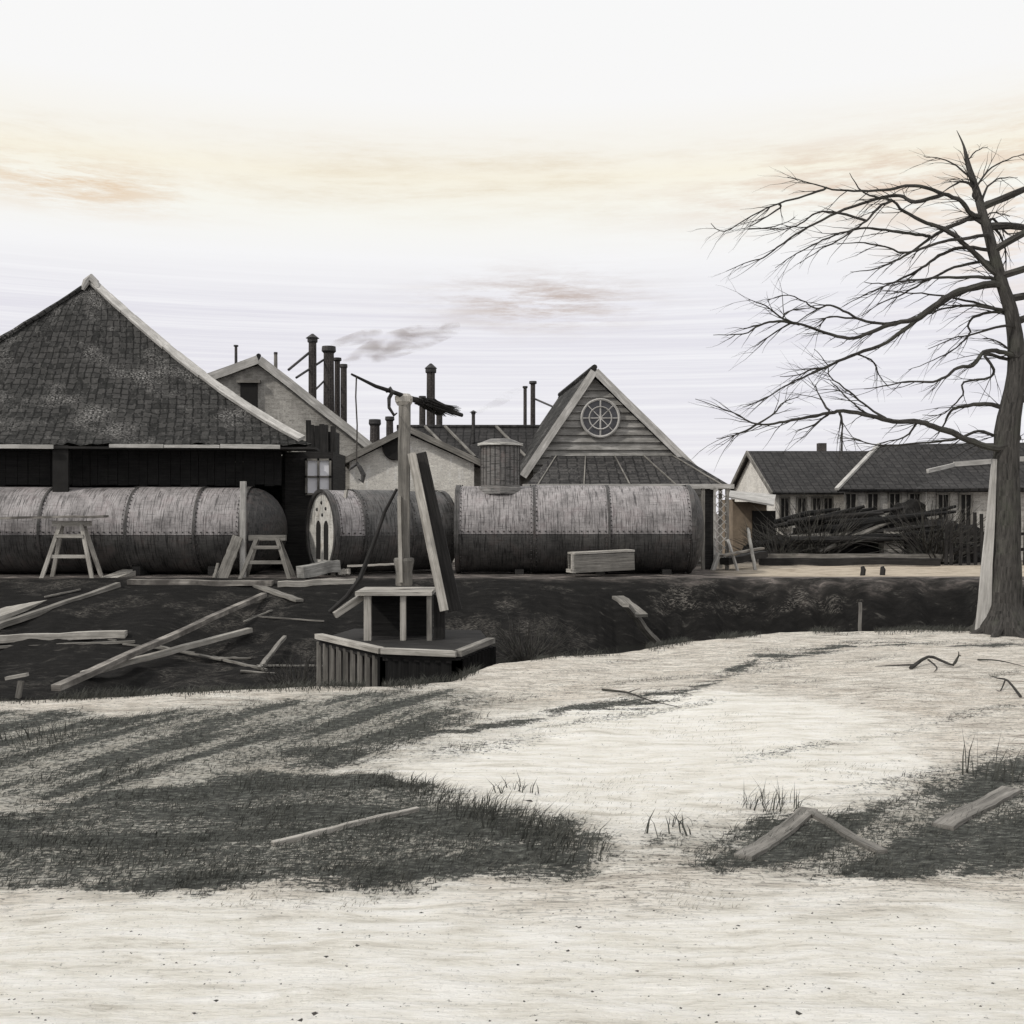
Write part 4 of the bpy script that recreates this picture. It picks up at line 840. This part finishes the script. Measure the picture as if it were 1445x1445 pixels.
BR_ = [ # crop-2 coordinates of the drawn branches, start at the trunk; r0 in metres; depth drift
 ([(1320, 575), (1235, 590), (1140, 625), (1060, 680), (1000, 720), (900, 735), (830, 770), (740, 795), (640, 770), (540, 738), (470, 715), (400, 665), (330, 640)], .065, -1.2),
 ([(1320, 580), (1180, 612), (1080, 670), (980, 745), (890, 810), (770, 852), (680, 895), (600, 930), (500, 975), (400, 1035), (310, 1070)], .055, .9),
 ([(540, 738), (450, 722), (380, 740), (310, 775), (190, 780)], .03, -.1),
 ([(1230, 290), (1190, 240), (1120, 210), (1040, 185), (970, 182), (880, 195), (760, 200), (670, 190), (580, 165), (490, 140)], .045, -1.4),
 ([(1110, 212), (1010, 240), (940, 215), (860, 230), (720, 275), (600, 330), (500, 390), (410, 460), (340, 480), (240, 520)], .045, .8),
 ([(1325, 530), (1240, 450), (1140, 365), (1050, 325), (960, 280), (915, 240), (800, 205), (740, 130)], .06, -.6),
 ([(1245, 310), (1180, 325), (1110, 365), (1050, 400), (980, 450), (900, 490), (830, 515), (740, 525)], .045, .7),
 ([(1290, 375), (1200, 390), (1120, 405), (1040, 430), (960, 450), (880, 420), (780, 410), (690, 412)], .035, -.9),
 ([(1210, 425), (1120, 450), (1050, 500), (970, 545), (880, 585), (800, 620), (710, 665)], .035, 1.0),
 ([(1310, 550), (1200, 548), (1080, 550), (960, 560), (880, 572), (800, 566)], .035, -.5),
 ([(1270, 485), (1160, 510), (1060, 560), (960, 610), (860, 660), (790, 700)], .03, .5),
 ([(1050, 378), (960, 370), (860, 355), (780, 350), (680, 380), (590, 420), (510, 460), (440, 510)], .03, .2),
 ([(915, 240), (860, 260), (820, 310), (760, 350), (700, 400), (620, 440), (540, 490)], .025, -.5),
 ([(640, 188), (560, 220), (460, 250), (380, 280), (240, 360), (180, 330)], .022, -.3),
 ([(460, 265), (390, 310), (330, 345)], .018, .2),
 ([(800, 320), (700, 290), (610, 287), (540, 330), (480, 350), (330, 350)], .02, .3),
 ([(1380, 700), (1300, 665), (1180, 635), (1060, 615), (940, 605), (850, 600)], .03, .5),
 ([(1250, 660), (1160, 665), (1080, 690), (1000, 720)], .03, .1),
 ([(900, 725), (780, 720), (730, 690), (660, 660), (600, 675), (550, 640), (480, 620), (410, 640)], .022, -.5),
 ([(780, 720), (660, 705), (620, 740), (560, 760)], .015, .3),
 ([(500, 740), (430, 775), (370, 820)], .014, .3), ([(470, 715), (490, 685), (600, 665)], .014, -.2),
 ([(1400, 745), (1330, 750), (1240, 775), (1160, 795), (1060, 835)], .03, -.5),
 ([(1400, 690), (1300, 690), (1240, 710), (1220, 745), (1225, 775), (1170, 830), (1080, 880), (980, 920)], .028, .6),
 ([(1420, 870), (1350, 848), (1280, 850), (1240, 900), (1180, 915), (1130, 950), (1080, 970), (980, 970), (880, 990), (800, 1000)], .05, -.7),
 ([(1290, 860), (1320, 910), (1310, 950), (1200, 970), (1195, 1020), (1140, 1080), (1100, 1105), (1035, 1105)], .028, .5),
 ([(1385, 1085), (1290, 1058), (1200, 1070), (1150, 1090), (1120, 1150), (1080, 1190)], .055, .4),
 ([(1400, 850), (1330, 800), (1260, 795)], .02, .2),
 ([(1420, 1200), (1340, 1240), (1240, 1215), (1150, 1175), (1060, 1140), (1020, 1130), (920, 1130), (830, 1105), (720, 1090), (660, 1095), (540, 1120), (460, 1135), (370, 1140), (270, 1095), (120, 1038)], .07, -1.3),
 ([(660, 1095), (625, 1040), (600, 980)], .02, .1), ([(660, 1100), (600, 1140), (520, 1170)], .018, .2), ([(370, 1140), (300, 1175), (200, 1200)], .018, .1),
 ([(370, 1140), (430, 1100), (480, 1050), (540, 1030)], .014, .3), ([(705, 1095), (712, 1150), (708, 1250)], .022, .0),
 ([(1330, 1185), (1260, 1170), (1180, 1195), (1060, 1215), (900, 1225), (830, 1220), (760, 1200), (690, 1200)], .03, .7),
 ([(1020, 1140), (960, 1190), (860, 1215)], .02, .5), ([(890, 1120), (820, 1070), (740, 1010), (660, 950), (650, 900), (600, 840)], .018, .4),
 ([(830, 1105), (780, 1080), (700, 1000), (660, 960)], .014, -.3), ([(640, 925), (590, 918), (540, 940), (460, 950)], .018, .1),
 ([(780, 855), (840, 890), (860, 940), (900, 990)], .014, .2), ([(325, 350), (440, 340), (520, 300)], .012, .2), ([(1210, 160), (1160, 175), (1100, 215)], .03, .1), ([(1290, 300), (1330, 290), (1390, 300)], .02, 0),
 ([(1275, 250), (1300, 180), (1350, 150), (1420, 145)], .028, .3), ([(1225, 150), (1170, 95), (1110, 70), (1040, 60)], .018, -.4), ([(1215, 90), (1250, 40), (1300, 20)], .015, .4), ([(1240, 210), (1300, 120), (1380, 70), (1450, 50)], .022, -.3),
 ([(1300, 330), (1360, 400), (1370, 540)], .04, .3), ([(1320, 310), (1380, 370), (1440, 360)], .03, .4),
]
bmain = 0
def twigs(mb, pts, rad, n, seedr):
    for _ in range(n):
        i = seedr.randrange(2, max(3, len(pts)-1)); p = pts[i]; d = (pts[i]-pts[i-1])
        if d.length < 1e-6: continue
        d.normalize(); L = seedr.uniform(.25, .75); sgn = seedr.choice((-1, 1)); perp = V((0, -1, 0)).cross(d)*sgn
        dirv = (d*seedr.uniform(.9, 1.5)+perp*seedr.uniform(.1, .6)+V((-.25, seedr.uniform(-.7, .7), -.25))).normalized(); q = [p]; k = p
        for s_ in range(5):
            dirv = (dirv+V((seedr.uniform(-.2, .2), seedr.uniform(-.25, .25), seedr.uniform(-.2, .16)))).normalized(); k = k+dirv*L/5; q.append(k)
        r0 = min(rad[i]*.55, .0065); mb.tube(q, [r0, r0*.85, r0*.7, r0*.5, r0*.35, r0*.2], 4, cap=False)
        if seedr.random() < .6:
            j = 2; d2 = (q[j+1]-q[j]).normalized(); e = q[j]+(d2+V((seedr.uniform(-.8, .3), seedr.uniform(-.5, .5), seedr.uniform(-.6, .6)))).normalized()*L*.45
            mb.tube([q[j], q[j].lerp(e, .5)+V((0, 0, .02)), e], [r0*.6, r0*.4, r0*.15], 4, cap=False)
sr = random.Random(9)
bp = []; tpx = [(CX+p.x/p.y*F, CY-(p.z-EYE)/p.y*F, p.y) for p in pts]; trunk_pts = list(pts)
for pl, r0, dd in BR_:
    pp = [crop(c2) for c2 in pl]; d0 = TD; rstart = r0
    if pl[0][0] > 1190:                # grows from the trunk
        k = min(range(len(tpx)), key=lambda i: abs(tpx[i][1]-(pp[0][1]+(10 if pp[0][1] < 560 else 4)))); pp = [(tpx[k][0], tpx[k][1])]+pp; d0 = tpx[k][2]
    elif bp:                           # grows from the nearest older branch
        k = min(range(len(bp)), key=lambda i: (bp[i][0]-pp[0][0])**2+(bp[i][1]-pp[0][1])**2); dist = math.hypot(bp[k][0]-pp[0][0], bp[k][1]-pp[0][1]); d0 = bp[k][2]
        pp = ([(bp[k][0], bp[k][1])]+pp) if dist > 5 else [(bp[k][0], bp[k][1])]+pp[1:]
        rstart = min(r0, bp[k][3]*1.15+.004)
    n_ = len(pp); wp = []; rr_ = []
    for i, (px, py) in enumerate(pp):
        t = i/(n_-1); j_ = 1 if i else 0; wp.append(at(px+sr.uniform(-1, 1)*j_, py+sr.uniform(-1, 1)*j_, d0+dd*t*(.4+.6*t)+sr.uniform(-.05, .05)*j_)); rr_.append(rstart*(1-t)**.9*.72+.004)
    pts, rad = smoothpts(wp, rr_, 4)
    pts = [p+V((sr.uniform(-.008, .008), 0, sr.uniform(-.008, .008))) for p in pts]
    bp += [(CX+p.x/p.y*F, CY-(p.z-EYE)/p.y*F, p.y, r_) for p, r_ in zip(pts, rad)]
    bm_ = MB(); bm_.tube(pts, rad, 7, jit=.1)
    bo = bm_.build('branch', BARK, tree, smooth=True)
    L = sum((pts[i+1]-pts[i]).length for i in range(len(pts)-1))
    tw = MB(); twigs(tw, pts, rad, int(3+L*5.5), sr); tw.build('twigs', BARK, bo)
# unseen half of the crown, to the right of the frame
for k in range(9):
    z0 = 3.2+k*.35; base = min(trunk_pts, key=lambda p: abs(p.z-z0-.1)); a = sr.uniform(-.5, .5); d = V((math.cos(a), math.sin(a), .35)); q = [base]; p = base
    for i in range(8):
        d = (d+V((sr.uniform(-.15, .15), sr.uniform(-.2, .2), sr.uniform(-.2, .15)))).normalized(); p = p+d*.4; q.append(p)
    pts, rad = smoothpts(q, [.06*(1-i/9) for i in range(9)], 3); s = MB(); s.tube(pts, rad, 6, jit=.08); bo = s.build('branch', BARK, tree, smooth=True)
    tw = MB(); twigs(tw, pts, rad, 14, sr); tw.build('twigs', BARK, bo)
s = MB(); s.beam(gz(1386, TD-.1, -.05), at(1403, 648, TD-.05), .2, .05, (0, 1, 0), w2=.06, n=5, wob=.006)  # pale strip added for the sunlit side of the trunk
tag(s.build('lit_trunk_strip', BOARDW, loc=gz(1383, TD-.1)), 'tall pale tapering strip added as the sunlit left side of the tree trunk', 'board')
# ------------------------------------------------------------------ grass, tufts, twigs, stones
def blades(P_, H, lean, wid, name, m, seed=1):
    r = np.random.default_rng(seed); n = len(P_); P_ = np.array(P_); H = np.asarray(H)*np.ones(n); yaw = r.uniform(0, math.pi, n)
    dx = np.cos(yaw); dy = np.sin(yaw); lx = lean[0]+r.normal(0, lean[2], n); ly = lean[1]+r.normal(0, lean[2], n); w_ = wid*r.uniform(.6, 1.3, n)
    vs = []
    for t, k in ((0, 1.0), (.5, .7), (1, .0)):
        cx = P_[:, 0]+lx*H*t*t; cy = P_[:, 1]+ly*H*t*t; cz = P_[:, 2]+H*t*(1-.15*t*np.hypot(lx, ly))
        if k > 0: vs += [np.stack([cx-dx*w_*k, cy-dy*w_*k, cz], 1), np.stack([cx+dx*w_*k, cy+dy*w_*k, cz], 1)]
        else: vs.append(np.stack([cx, cy, cz], 1))
    co = np.stack(vs, 1).reshape(-1, 3); b = np.arange(n)*5
    q = np.stack([b, b+1, b+3, b+2], 1); t3 = np.stack([b+2, b+3, b+4], 1)
    me = bpy.data.meshes.new(name); me.from_pydata(co.tolist(), [], q.tolist()+t3.tolist()); me.materials.append(m)
    o = bpy.data.objects.new(name, me); C.objects.link(o); return o
xs = rng.uniform(-7, 7.5, 900000); ys = 3.6/(1-rng.uniform(0, .78, 900000)); mk = masks(xs, ys)
keep = (mk > .35) & (rng.uniform(0, 1, len(xs)) < mk*.5*np.clip(fbm(xs*3, ys*3, 71, 2)*1.6-.2, 0, 1)); xs, ys = xs[keep][:130000], ys[keep][:130000]
g = blades(np.stack([xs, ys, hz(xs, ys)-.005], 1), rng.uniform(.015, .05, len(xs))*(.5+1.3*fbm(xs*2, ys*2, 72, 3)), (.7, .1, .5), .0022, 'grass', GRASS, 3); g['kind'] = 'stuff'
g['label'] = 'short dark winter grass in patches over the pale near bank'; g['category'] = 'grass'
xs = rng.uniform(-7, 8, 60000); ys = 4.5/(1-rng.uniform(0, .68, 60000)); keep = (masks(xs, ys) < .3) & (ys < np.interp(xs, XE, YE)) & (fbm(xs*1.3, ys*1.3, 171, 3) > .58); xs, ys = xs[keep][:9000], ys[keep][:9000]
g = blades(np.stack([xs, ys, hz(xs, ys)-.004], 1), rng.uniform(.01, .035, len(xs)), (.8, .1, .5), .002, 'grass', GRASSP, 4); g['kind'] = 'stuff'; g['label'] = 'sparse dry stubble on the pale sand'; g['category'] = 'grass'
# crumbs of soil, grit and dead leaves strewn over the bank
def crumbs(n, name, label, m, rmin, rmax, flat, seed):
    r = np.random.default_rng(seed); x = r.uniform(-7, 8, n); y = 3.4/(1-r.uniform(0, .77, n)); k = (y < np.interp(x, XE, YE)+.2) & (fbm(x*1.5, y*1.5, seed, 3) > .42); x, y = x[k], y[k]; n = len(x)
    z = hz(x, y); R_ = r.uniform(rmin, rmax, n)*r.uniform(.4, 1, n); vs = []
    for j in range(6):
        a = 2*math.pi*j/4; o = (np.array([math.cos(a), math.sin(a), 0.]) if j < 4 else np.array([0, 0, (1. if j == 4 else -.4)*flat]))
        vs.append(np.stack([x, y, z], 1)+(o[None]+r.normal(0, .25, (n, 3))*[1, 1, flat])*R_[:, None])
    co = np.stack(vs, 1).reshape(-1, 3); b = np.arange(n)*6; f = []
    for j in range(4):
        q = (j+1) % 4; f += [np.stack([b+j, b+q, b+4], 1), np.stack([b+q, b+j, b+5], 1)]
    me = bpy.data.meshes.new(name); me.from_pydata(co.tolist(), [], np.concatenate(f).tolist()); me.materials.append(m)
    o = bpy.data.objects.new(name, me); C.objects.link(o); o['kind'] = 'stuff'; o['label'] = label; o['category'] = 'soil'
crumbs(5200, 'soil_crumbs', 'dark crumbs of soil and grit strewn over the pale bank', STONE, .0015, .0075, .6, 301)
crumbs(900, 'dead_leaves', 'curled dark dead leaves and chips scattered on the sand', BARK, .004, .015, .2, 302)
xs = rng.uniform(-9, 10, 26000); ys = np.interp(xs, XE, YE)+(fbm(xs*.8+3, xs*0+1, 5, 3)-.5)*.35+rng.normal(.12, .16, 26000); keep = fbm(xs*1.6, ys*.5, 191, 3) > .47; xs, ys = xs[keep], ys[keep]
g = blades(np.stack([xs, ys, hz(xs, ys)-.006], 1), rng.uniform(.02, .1, len(xs))*(.4+1.4*fbm(xs*2.5, ys, 192, 2)), (.3, -.1, .5), .0035, 'grass', GRASS, 5); g['kind'] = 'stuff'; g['label'] = 'ragged dark grass fringe along the lip of the ditch'; g['category'] = 'grass'
def tuft(label, px, py, h, n, r=.12, lean=(.5, 0, .35), w_=.004, group=None):
    p = ground(px, py, 3.2); a = rng.uniform(0, 2*math.pi, n); q = r*np.sqrt(rng.uniform(0, 1, n)); x = p.x+np.cos(a)*q*1.6; y = p.y+np.sin(a)*q
    o = blades(np.stack([x-p.x, y-p.y, hz(x, y)-p.z-.01], 1), h*rng.uniform(.45, 1.1, n), lean, w_, 'grass_tuft', GRASS, int(px)); o.location = p
    tag(o, label, 'grass tuft', group)
fr_ = [(545, 1102), (575, 1108), (610, 1118), (640, 1130), (665, 1140), (690, 1148), (715, 1156), (740, 1166), (765, 1176), (790, 1188), (812, 1204)]
for px, py in fr_: tuft('dark spiky tuft along the curved edge of the left grass patch', px, py+4, .15 if px > 640 else .1, 60, .13, (.45, .0, .35), .0032, 'tufts edging the left grass patch')
tuft('lone tuft of curled dark grass on the open pale sand', 728, 1118, .11, 30, .1, (.2, 0, .5))
tuft('thin dark sprouts standing on the sand left of the bushy right tuft', 940, 1176, .16, 9, .1, (-.15, 0, .3), .006)
tuft('second small group of dark sprouts right of the thin sprouts', 968, 1168, .1, 12, .08, (.2, 0, .4), .005)
tuft('bushy dark tuft on top of the right grass mound', 1085, 1140, .17, 60, .12, (.3, 0, .4), .0035)
tuft('tall thin reeds at the right edge of the near ground', 1385, 1095, .34, 9, .1, (.05, 0, .12), .005)
tuft('stout dark tuft at the far right edge beside the reeds', 1415, 1100, .26, 22, .12, (.35, 0, .3), .0055)
tuft('scruffy tuft at the left edge of the near bank', 48, 1048, .2, 70, .22, (-.3, 0, .4), .004)
tuft('small scraggy tuft above the dark hollow at lower left', 130, 1100, .09, 50, .2, (.5, 0, .4), .0035)
tuft('low scrubby weeds on the slope below the slatted platform', 520, 1030, .12, 50, .3, (.2, 0, .5), .004)
tuft('low scrubby weeds in the middle of the track bend', 610, 1015, .08, 40, .3, (.2, 0, .5), .004)
def stone(label, px, py, r, seed):
    p = ground(px, py, 3.2); lump('stone', label, 'stone', p, (r, r*.7, r*.55), STONE, seed, sub=(18, 8))
stone('largest dark stone on the open sand right of the lone tuft', 904, 1074, .05, 2); stone('flat dark stone near the middle of the sand', 1012, 1019, .055, 4)
stone('flat dark stone upper right on the sand', 1217, 993, .06, 6); stone('small dark stone beside the flat one upper right', 1302, 992, .04, 9)
stone('small dark stone in the centre right sand', 1104, 1034, .025, 12); stone('dark stone below the flat middle stone', 1027, 1060, .045, 14)
stone('dark stone tucked under the lone tuft', 742, 1130, .055, 15); stone('small pebble left on the pale sand', 765, 1022, .03, 17); stone('tiny pebble at the lower sand', 960, 1115, .018, 18)
for k in range(26):
    px, py = random.uniform(60, 1400), random.uniform(965, 1440)
    stone('tiny scattered pebble on the near bank', px, py, random.uniform(.006, .016), 30+k)
    bpy.context.scene.collection.objects[-1]['group'] = 'pebbles scattered over the near bank'
def stick(label, pl, r, name='fallen_branch'):
    q = [ground(a_, b__, 3.2)+V((0, 0, r*.8+h_)) for a_, b__, h_ in pl[0]]; s = MB(); base = q[0]
    pts, rad = smoothpts(q, [r*(1-.8*i/(len(q)-1)) for i in range(len(q))], 3); s.tube(pts, rad, 6, jit=.1)
    for br in pl[1:]:
        q = [ground(a_, b__, 3.2)+V((0, 0, r*.6+h_)) for a_, b__, h_ in br]; pts, rad = smoothpts(q, [r*.6*(1-.8*i/(len(q)-1)) for i in range(len(q))], 3); s.tube(pts, rad, 5, jit=.1)
    tag(s.build(name, BARK, loc=base, smooth=True), label, 'branch')
stick('forked dead branch lying on the sand near the tree foot', [[(1285, 945, .0), (1310, 937, .06), (1330, 938, .02), (1345, 943, .02), (1352, 938, .06), (1353, 950, .2)], [(1345, 943, .02), (1353, 940, .1), (1356, 944, .12)], [(1310, 938, .04), (1322, 943, 0), (1318, 950, 0)], [(1290, 943, .02), (1262, 941, 0), (1235, 942, 0)]], .02)
stick('thin dead branch at the right edge of the sand', [[(1440, 985, .0), (1422, 968, .04), (1408, 962, .02), (1396, 955, 0)], [(1418, 968, .04), (1412, 976, 0), (1405, 975, 0)]], .014)
stick('slender fallen twig lying along the middle of the dark track', [[(850, 975, .0), (885, 982, .02), (915, 992, .01), (960, 1000, 0)], [(885, 982, .02), (905, 975, .02)]], .012)
stick('thin twig lying at the right edge high on the bank', [[(1380, 932, .0), (1410, 936, .02), (1445, 942, 0)]], .012)
# pale boards half sunk in the foreground turf
def gplank(label, a_, b__, w_, m=WOODM):
    p, q = ground(*a_, 3.2), ground(*b__, 3.2); s = MB(); n_ = 14; 
    d = (q-p); d.z = 0; d.normalize(); sd = V((-d.y, d.x, 0)); rows = []
    for k in range(n_+1):
        c = p.lerp(q, k/n_); z = hz1(c.x, c.y)+.022; e = w_/2*(.95+random.uniform(-.06, .06)); rows.append((V((c.x, c.y, z))-sd*e, V((c.x, c.y, z))+sd*e))
    L = (q-p).length
    for k in range(n_):
        u0, u1 = L*k/n_, L*(k+1)/n_; a0, b0 = rows[k]; a1, b1 = rows[k+1]; dn = V((0, 0, -.05))
        s.face([a0, a1, b1, b0], [(u0, 0), (u1, 0), (u1, w_), (u0, w_)]); s.face([a0, b0, b0+dn, a0+dn][::1]) if k == 0 else None
        s.face([a1, a0, a0+dn, a1+dn]); s.face([b0, b1, b1+dn, b0+dn])
    s.face([rows[-1][1], rows[-1][0], rows[-1][0]+V((0, 0, -.05)), rows[-1][1]+V((0, 0, -.05))])
    tag(s.build('plank', m, loc=p), label, 'plank')
gplank('half-sunk grey board slanting up through the right grass mound', (1048, 1214), (1142, 1146), .1)
gplank('half-sunk grey board running right from the tip of the slanting one', (1145, 1150), (1245, 1206), .06)
gplank('half-sunk grey board in the turf at the lower right edge', (1330, 1170), (1428, 1116), .12)
gplank('thin pale lath lying in the dark lower left grass', (385, 1196), (590, 1146), .035, WOODL)
# leafless scrub on the far bank behind the platform
random.seed(31)
def shrub(label, px, d, z, r, n, th=1.0):
    p = gz(px, d, z); p.z = hz1(p.x, p.y)-.02; s = MB()
    for k in range(n):
        a = random.uniform(0, 2*math.pi); t = random.uniform(.1, 1.0); dv = V((math.cos(a)*t, math.sin(a)*t, random.uniform(.5, 1))).normalized(); q = [p+V((math.cos(a), math.sin(a), 0))*random.uniform(0, r*.3)]
        for i in range(5):
            dv = (dv+V((random.uniform(-.3, .3), random.uniform(-.3, .3), random.uniform(-.3, .15)))).normalized(); q.append(q[-1]+dv*r/5*random.uniform(.7, 1.3))
        s.tube(q, [v*th for v in (.014, .012, .009, .007, .005, .003)], 4, cap=False)
    tag(s.build('bare_shrub', BARK, loc=p), label, 'shrub')
shrub('tangled bare shrub right behind the slatted platform', 690, 17.5, 0, .9, 130)
shrub('low bare shrub on the ditch bank under the big boiler', 745, 22.5, 0, 1.0, 120)
shrub('small wispy shrub left of the slatted platform', 420, 18, 0, .8, 90)
shrub('scraggy shrub at the right foot of the crane', 655, 16.2, 0, .5, 70)
shrub('large dark tangled bush among the logs before the far black-roofed shed', 1150, 36.5, 0, 2.2, 160, 1.6)
shrub('dark tangled bush between the crate and the paling fence', 1318, 35.5, 0, 2.3, 170, 1.6)
shrub('dark tangled bush in front of the lean-to and the flat spoil heap', 1095, 36, 0, 1.5, 100, 1.5)
random.seed(77)
for k in range(9):
    px, py = random.uniform(60, 430), random.uniform(835, 950); p = gp(px, py, 12.5); a = random.uniform(-.6, .9); L = random.uniform(.7, 2.0); q = p+V((math.cos(a)*L, math.sin(a)*L, 0)); q.z = hz1(q.x, q.y)
    plank('splintered offcut lying in the mud of the left ditch', p, q, random.uniform(.04, .1), .03, WOODM, 'offcut', 'offcut', random.uniform(.02, .06), 'offcuts in the left ditch')
# ------------------------------------------------------------------ smoke
def smoke(label, pts, rad, dens, col=(.6, .5, .42)):
    s = MB(); P_, R_ = smoothpts(pts, rad, 4); s.tube(P_, R_, 16); o = s.build('smoke', None, loc=pts[0], weld=True) if False else None
    m = bpy.data.materials.new('smoke'); m.use_nodes = True; nt = m.node_tree; nt.nodes.clear(); out = nt.nodes.new('ShaderNodeOutputMaterial'); v = nt.nodes.new('ShaderNodeVolumePrincipled')
    v.inputs['Color'].default_value = (*col, 1); v.inputs['Anisotropy'].default_value = .2
    pos = nt.nodes.new('ShaderNodeNewGeometry').outputs['Position']; n_ = noise(nt, pos, (.55, .8, 2.2), 5, .65, 1.4, dist=.6)
    nt.links.new(math_(nt, 'MULTIPLY', ramp(nt, n_, [(.42, 0.0), (.62, 1.0)]), dens), v.inputs['Density']); nt.links.new(v.outputs[0], out.inputs[1])
    o = s.build('smoke', m, loc=pts[0], smooth=True, weld=True); tag(o, label, 'smoke', kind='stuff'); return o
smoke('thin brown smoke drifting right from the black chimney row', [at(487, 513, 42), at(500, 505, 42), at(530, 495, 42), at(560, 485, 42), at(600, 474, 42), at(650, 462, 42)], [.15, .25, .5, .55, .5, .2], 1.1, (.36, .25, .18))
smoke('faint smoke wisp from the thick flat-topped chimney', [at(466, 488, 42.5), at(485, 482, 42.5), at(515, 475, 42.5), at(540, 468, 42.5)], [.12, .2, .3, .1], 1.3, (.36, .26, .19))
smoke('faint wisp of smoke from the small hatted stovepipe', [at(672, 582, 40), at(695, 572, 40), at(715, 560, 40), at(735, 548, 40)], [.08, .16, .2, .08], 1.1, (.45, .42, .4))
# ------------------------------------------------------------------ sky, sun, camera
W = bpy.data.worlds.new('World'); S.world = W; W.use_nodes = True; nt = W.node_tree; nt.nodes.clear()
SUN_EL = math.radians(42); SUN_AZ = math.radians(-118)      # azimuth measured from +Y towards +X: behind-left of the camera
sky = nt.nodes.new('ShaderNodeTexSky'); sky.sky_type = 'NISHITA'; sky.sun_disc = False; sky.sun_elevation = SUN_EL; sky.sun_rotation = SUN_AZ
bg1 = nt.nodes.new('ShaderNodeBackground'); nt.links.new(sky.outputs[0], bg1.inputs[0]); bg1.inputs[1].default_value = .1
gen = nt.nodes.new('ShaderNodeTexCoord').outputs['Generated']; sep = nt.nodes.new('ShaderNodeSeparateXYZ'); nt.links.new(gen, sep.inputs[0]); z = sep.outputs[2]
zz = math_(nt, 'MULTIPLY', z, 2.0)
base = ramp(nt, zz, [(0.0, (.84, .82, .87)), (.36, (.82, .8, .855)), (.46, (.97, .96, .96)), (.54, (1.0, .985, .91)), (.6, (1.0, .945, .8)), (.64, (.99, .955, .87)), (.72, (1.0, .99, .975)), (1.0, (1., 1., 1.))])
st_ = noise(nt, gen, (1.2, 1.2, 120), 5, .75, 1.6)
stf = math_(nt, 'MULTIPLY', ramp(nt, st_, [(.42, 0.0), (.64, .6)]), ramp(nt, zz, [(.38, 1.0), (.5, .0)]))
c = mixc(nt, stf, base, (1.0, .99, 1.0))
# tan cirrus smudges high up
n1 = noise(nt, gen, (1.0, 1.0, 6), 8, .7, 3.4, dist=.3); n2 = noise(nt, gen, (5, 5, 42), 6, .75, 2.0)
band = ramp(nt, zz, [(.5, 0.0), (.58, 1.0), (.63, .9), (.69, 0.0)])
f = math_(nt, 'MULTIPLY', math_(nt, 'MULTIPLY', ramp(nt, n1, [(.45, 0.0), (.66, 1.0)]), ramp(nt, n2, [(.4, .25), (.62, 1.0)])), band)
c = mixc(nt, math_(nt, 'MULTIPLY', f, .6), c, (.8, .68, .5))
def smudge(c, px, py, sx, sy, k, col):
    d = V(((px-CX)/F, 1, -(py-CY)/F)).normalized()
    dx = math_(nt, 'MULTIPLY', math_(nt, 'SUBTRACT', sep.outputs[0], d.x), F/sx); dz = math_(nt, 'MULTIPLY', math_(nt, 'SUBTRACT', z, d.z), F/sy)
    r2 = math_(nt, 'ADD', math_(nt, 'MULTIPLY', dx, dx), math_(nt, 'MULTIPLY', dz, dz)); g = math_(nt, 'POWER', 2.718, math_(nt, 'MULTIPLY', r2, -1.0))
    g = math_(nt, 'MULTIPLY', g, math_(nt, 'GREATER_THAN', sep.outputs[1], 0.0))
    g = math_(nt, 'MULTIPLY', g, math_(nt, 'MULTIPLY', ramp(nt, n2, [(.42, .0), (.62, 1.0)]), k)); return mixc(nt, g, c, col)
c = smudge(c, 760, 425, 130, 34, .95, (.55, .44, .38)); c = smudge(c, 110, 258, 110, 28, .95, (.82, .62, .42)); c = smudge(c, 1210, 262, 200, 50, .85, (.76, .58, .45)); c = smudge(c, 1420, 300, 100, 90, .8, (.9, .72, .55))
bg2 = nt.nodes.new('ShaderNodeBackground'); nt.links.new(c, bg2.inputs[0]); bg2.inputs[1].default_value = 1.0
mx = nt.nodes.new('ShaderNodeMixShader'); mx.inputs[0].default_value = .93; nt.links.new(bg1.outputs[0], mx.inputs[1]); nt.links.new(bg2.outputs[0], mx.inputs[2])
wo = nt.nodes.new('ShaderNodeOutputWorld'); nt.links.new(mx.outputs[0], wo.inputs[0])
ld = bpy.data.lights.new('sun', 'SUN'); ld.energy = 2.0; ld.angle = math.radians(2.0); ld.color = (1, .96, .9)
lo_ = bpy.data.objects.new('sun', ld); C.objects.link(lo_)
sd = V((math.sin(SUN_AZ)*math.cos(SUN_EL), math.cos(SUN_AZ)*math.cos(SUN_EL), math.sin(SUN_EL)))
lo_.rotation_euler = (-sd).to_track_quat('-Z', 'Y').to_euler(); lo_.location = sd*50
cd = bpy.data.cameras.new('camera'); cd.sensor_width = 36; cd.lens = 36*F/1445; cd.clip_end = 3000; cd.clip_start = .05
co_ = bpy.data.objects.new('camera', cd); C.objects.link(co_); co_.location = (0, 0, EYE); co_.rotation_euler = (math.pi/2, 0, 0); S.camera = co_
for o in bpy.data.objects:
    if '_w' in o: del o['_w']
vs = S.view_settings; vs.view_transform = 'Standard'; vs.look = 'None'; vs.exposure = 0; vs.gamma = 1; vs.use_curve_mapping = False
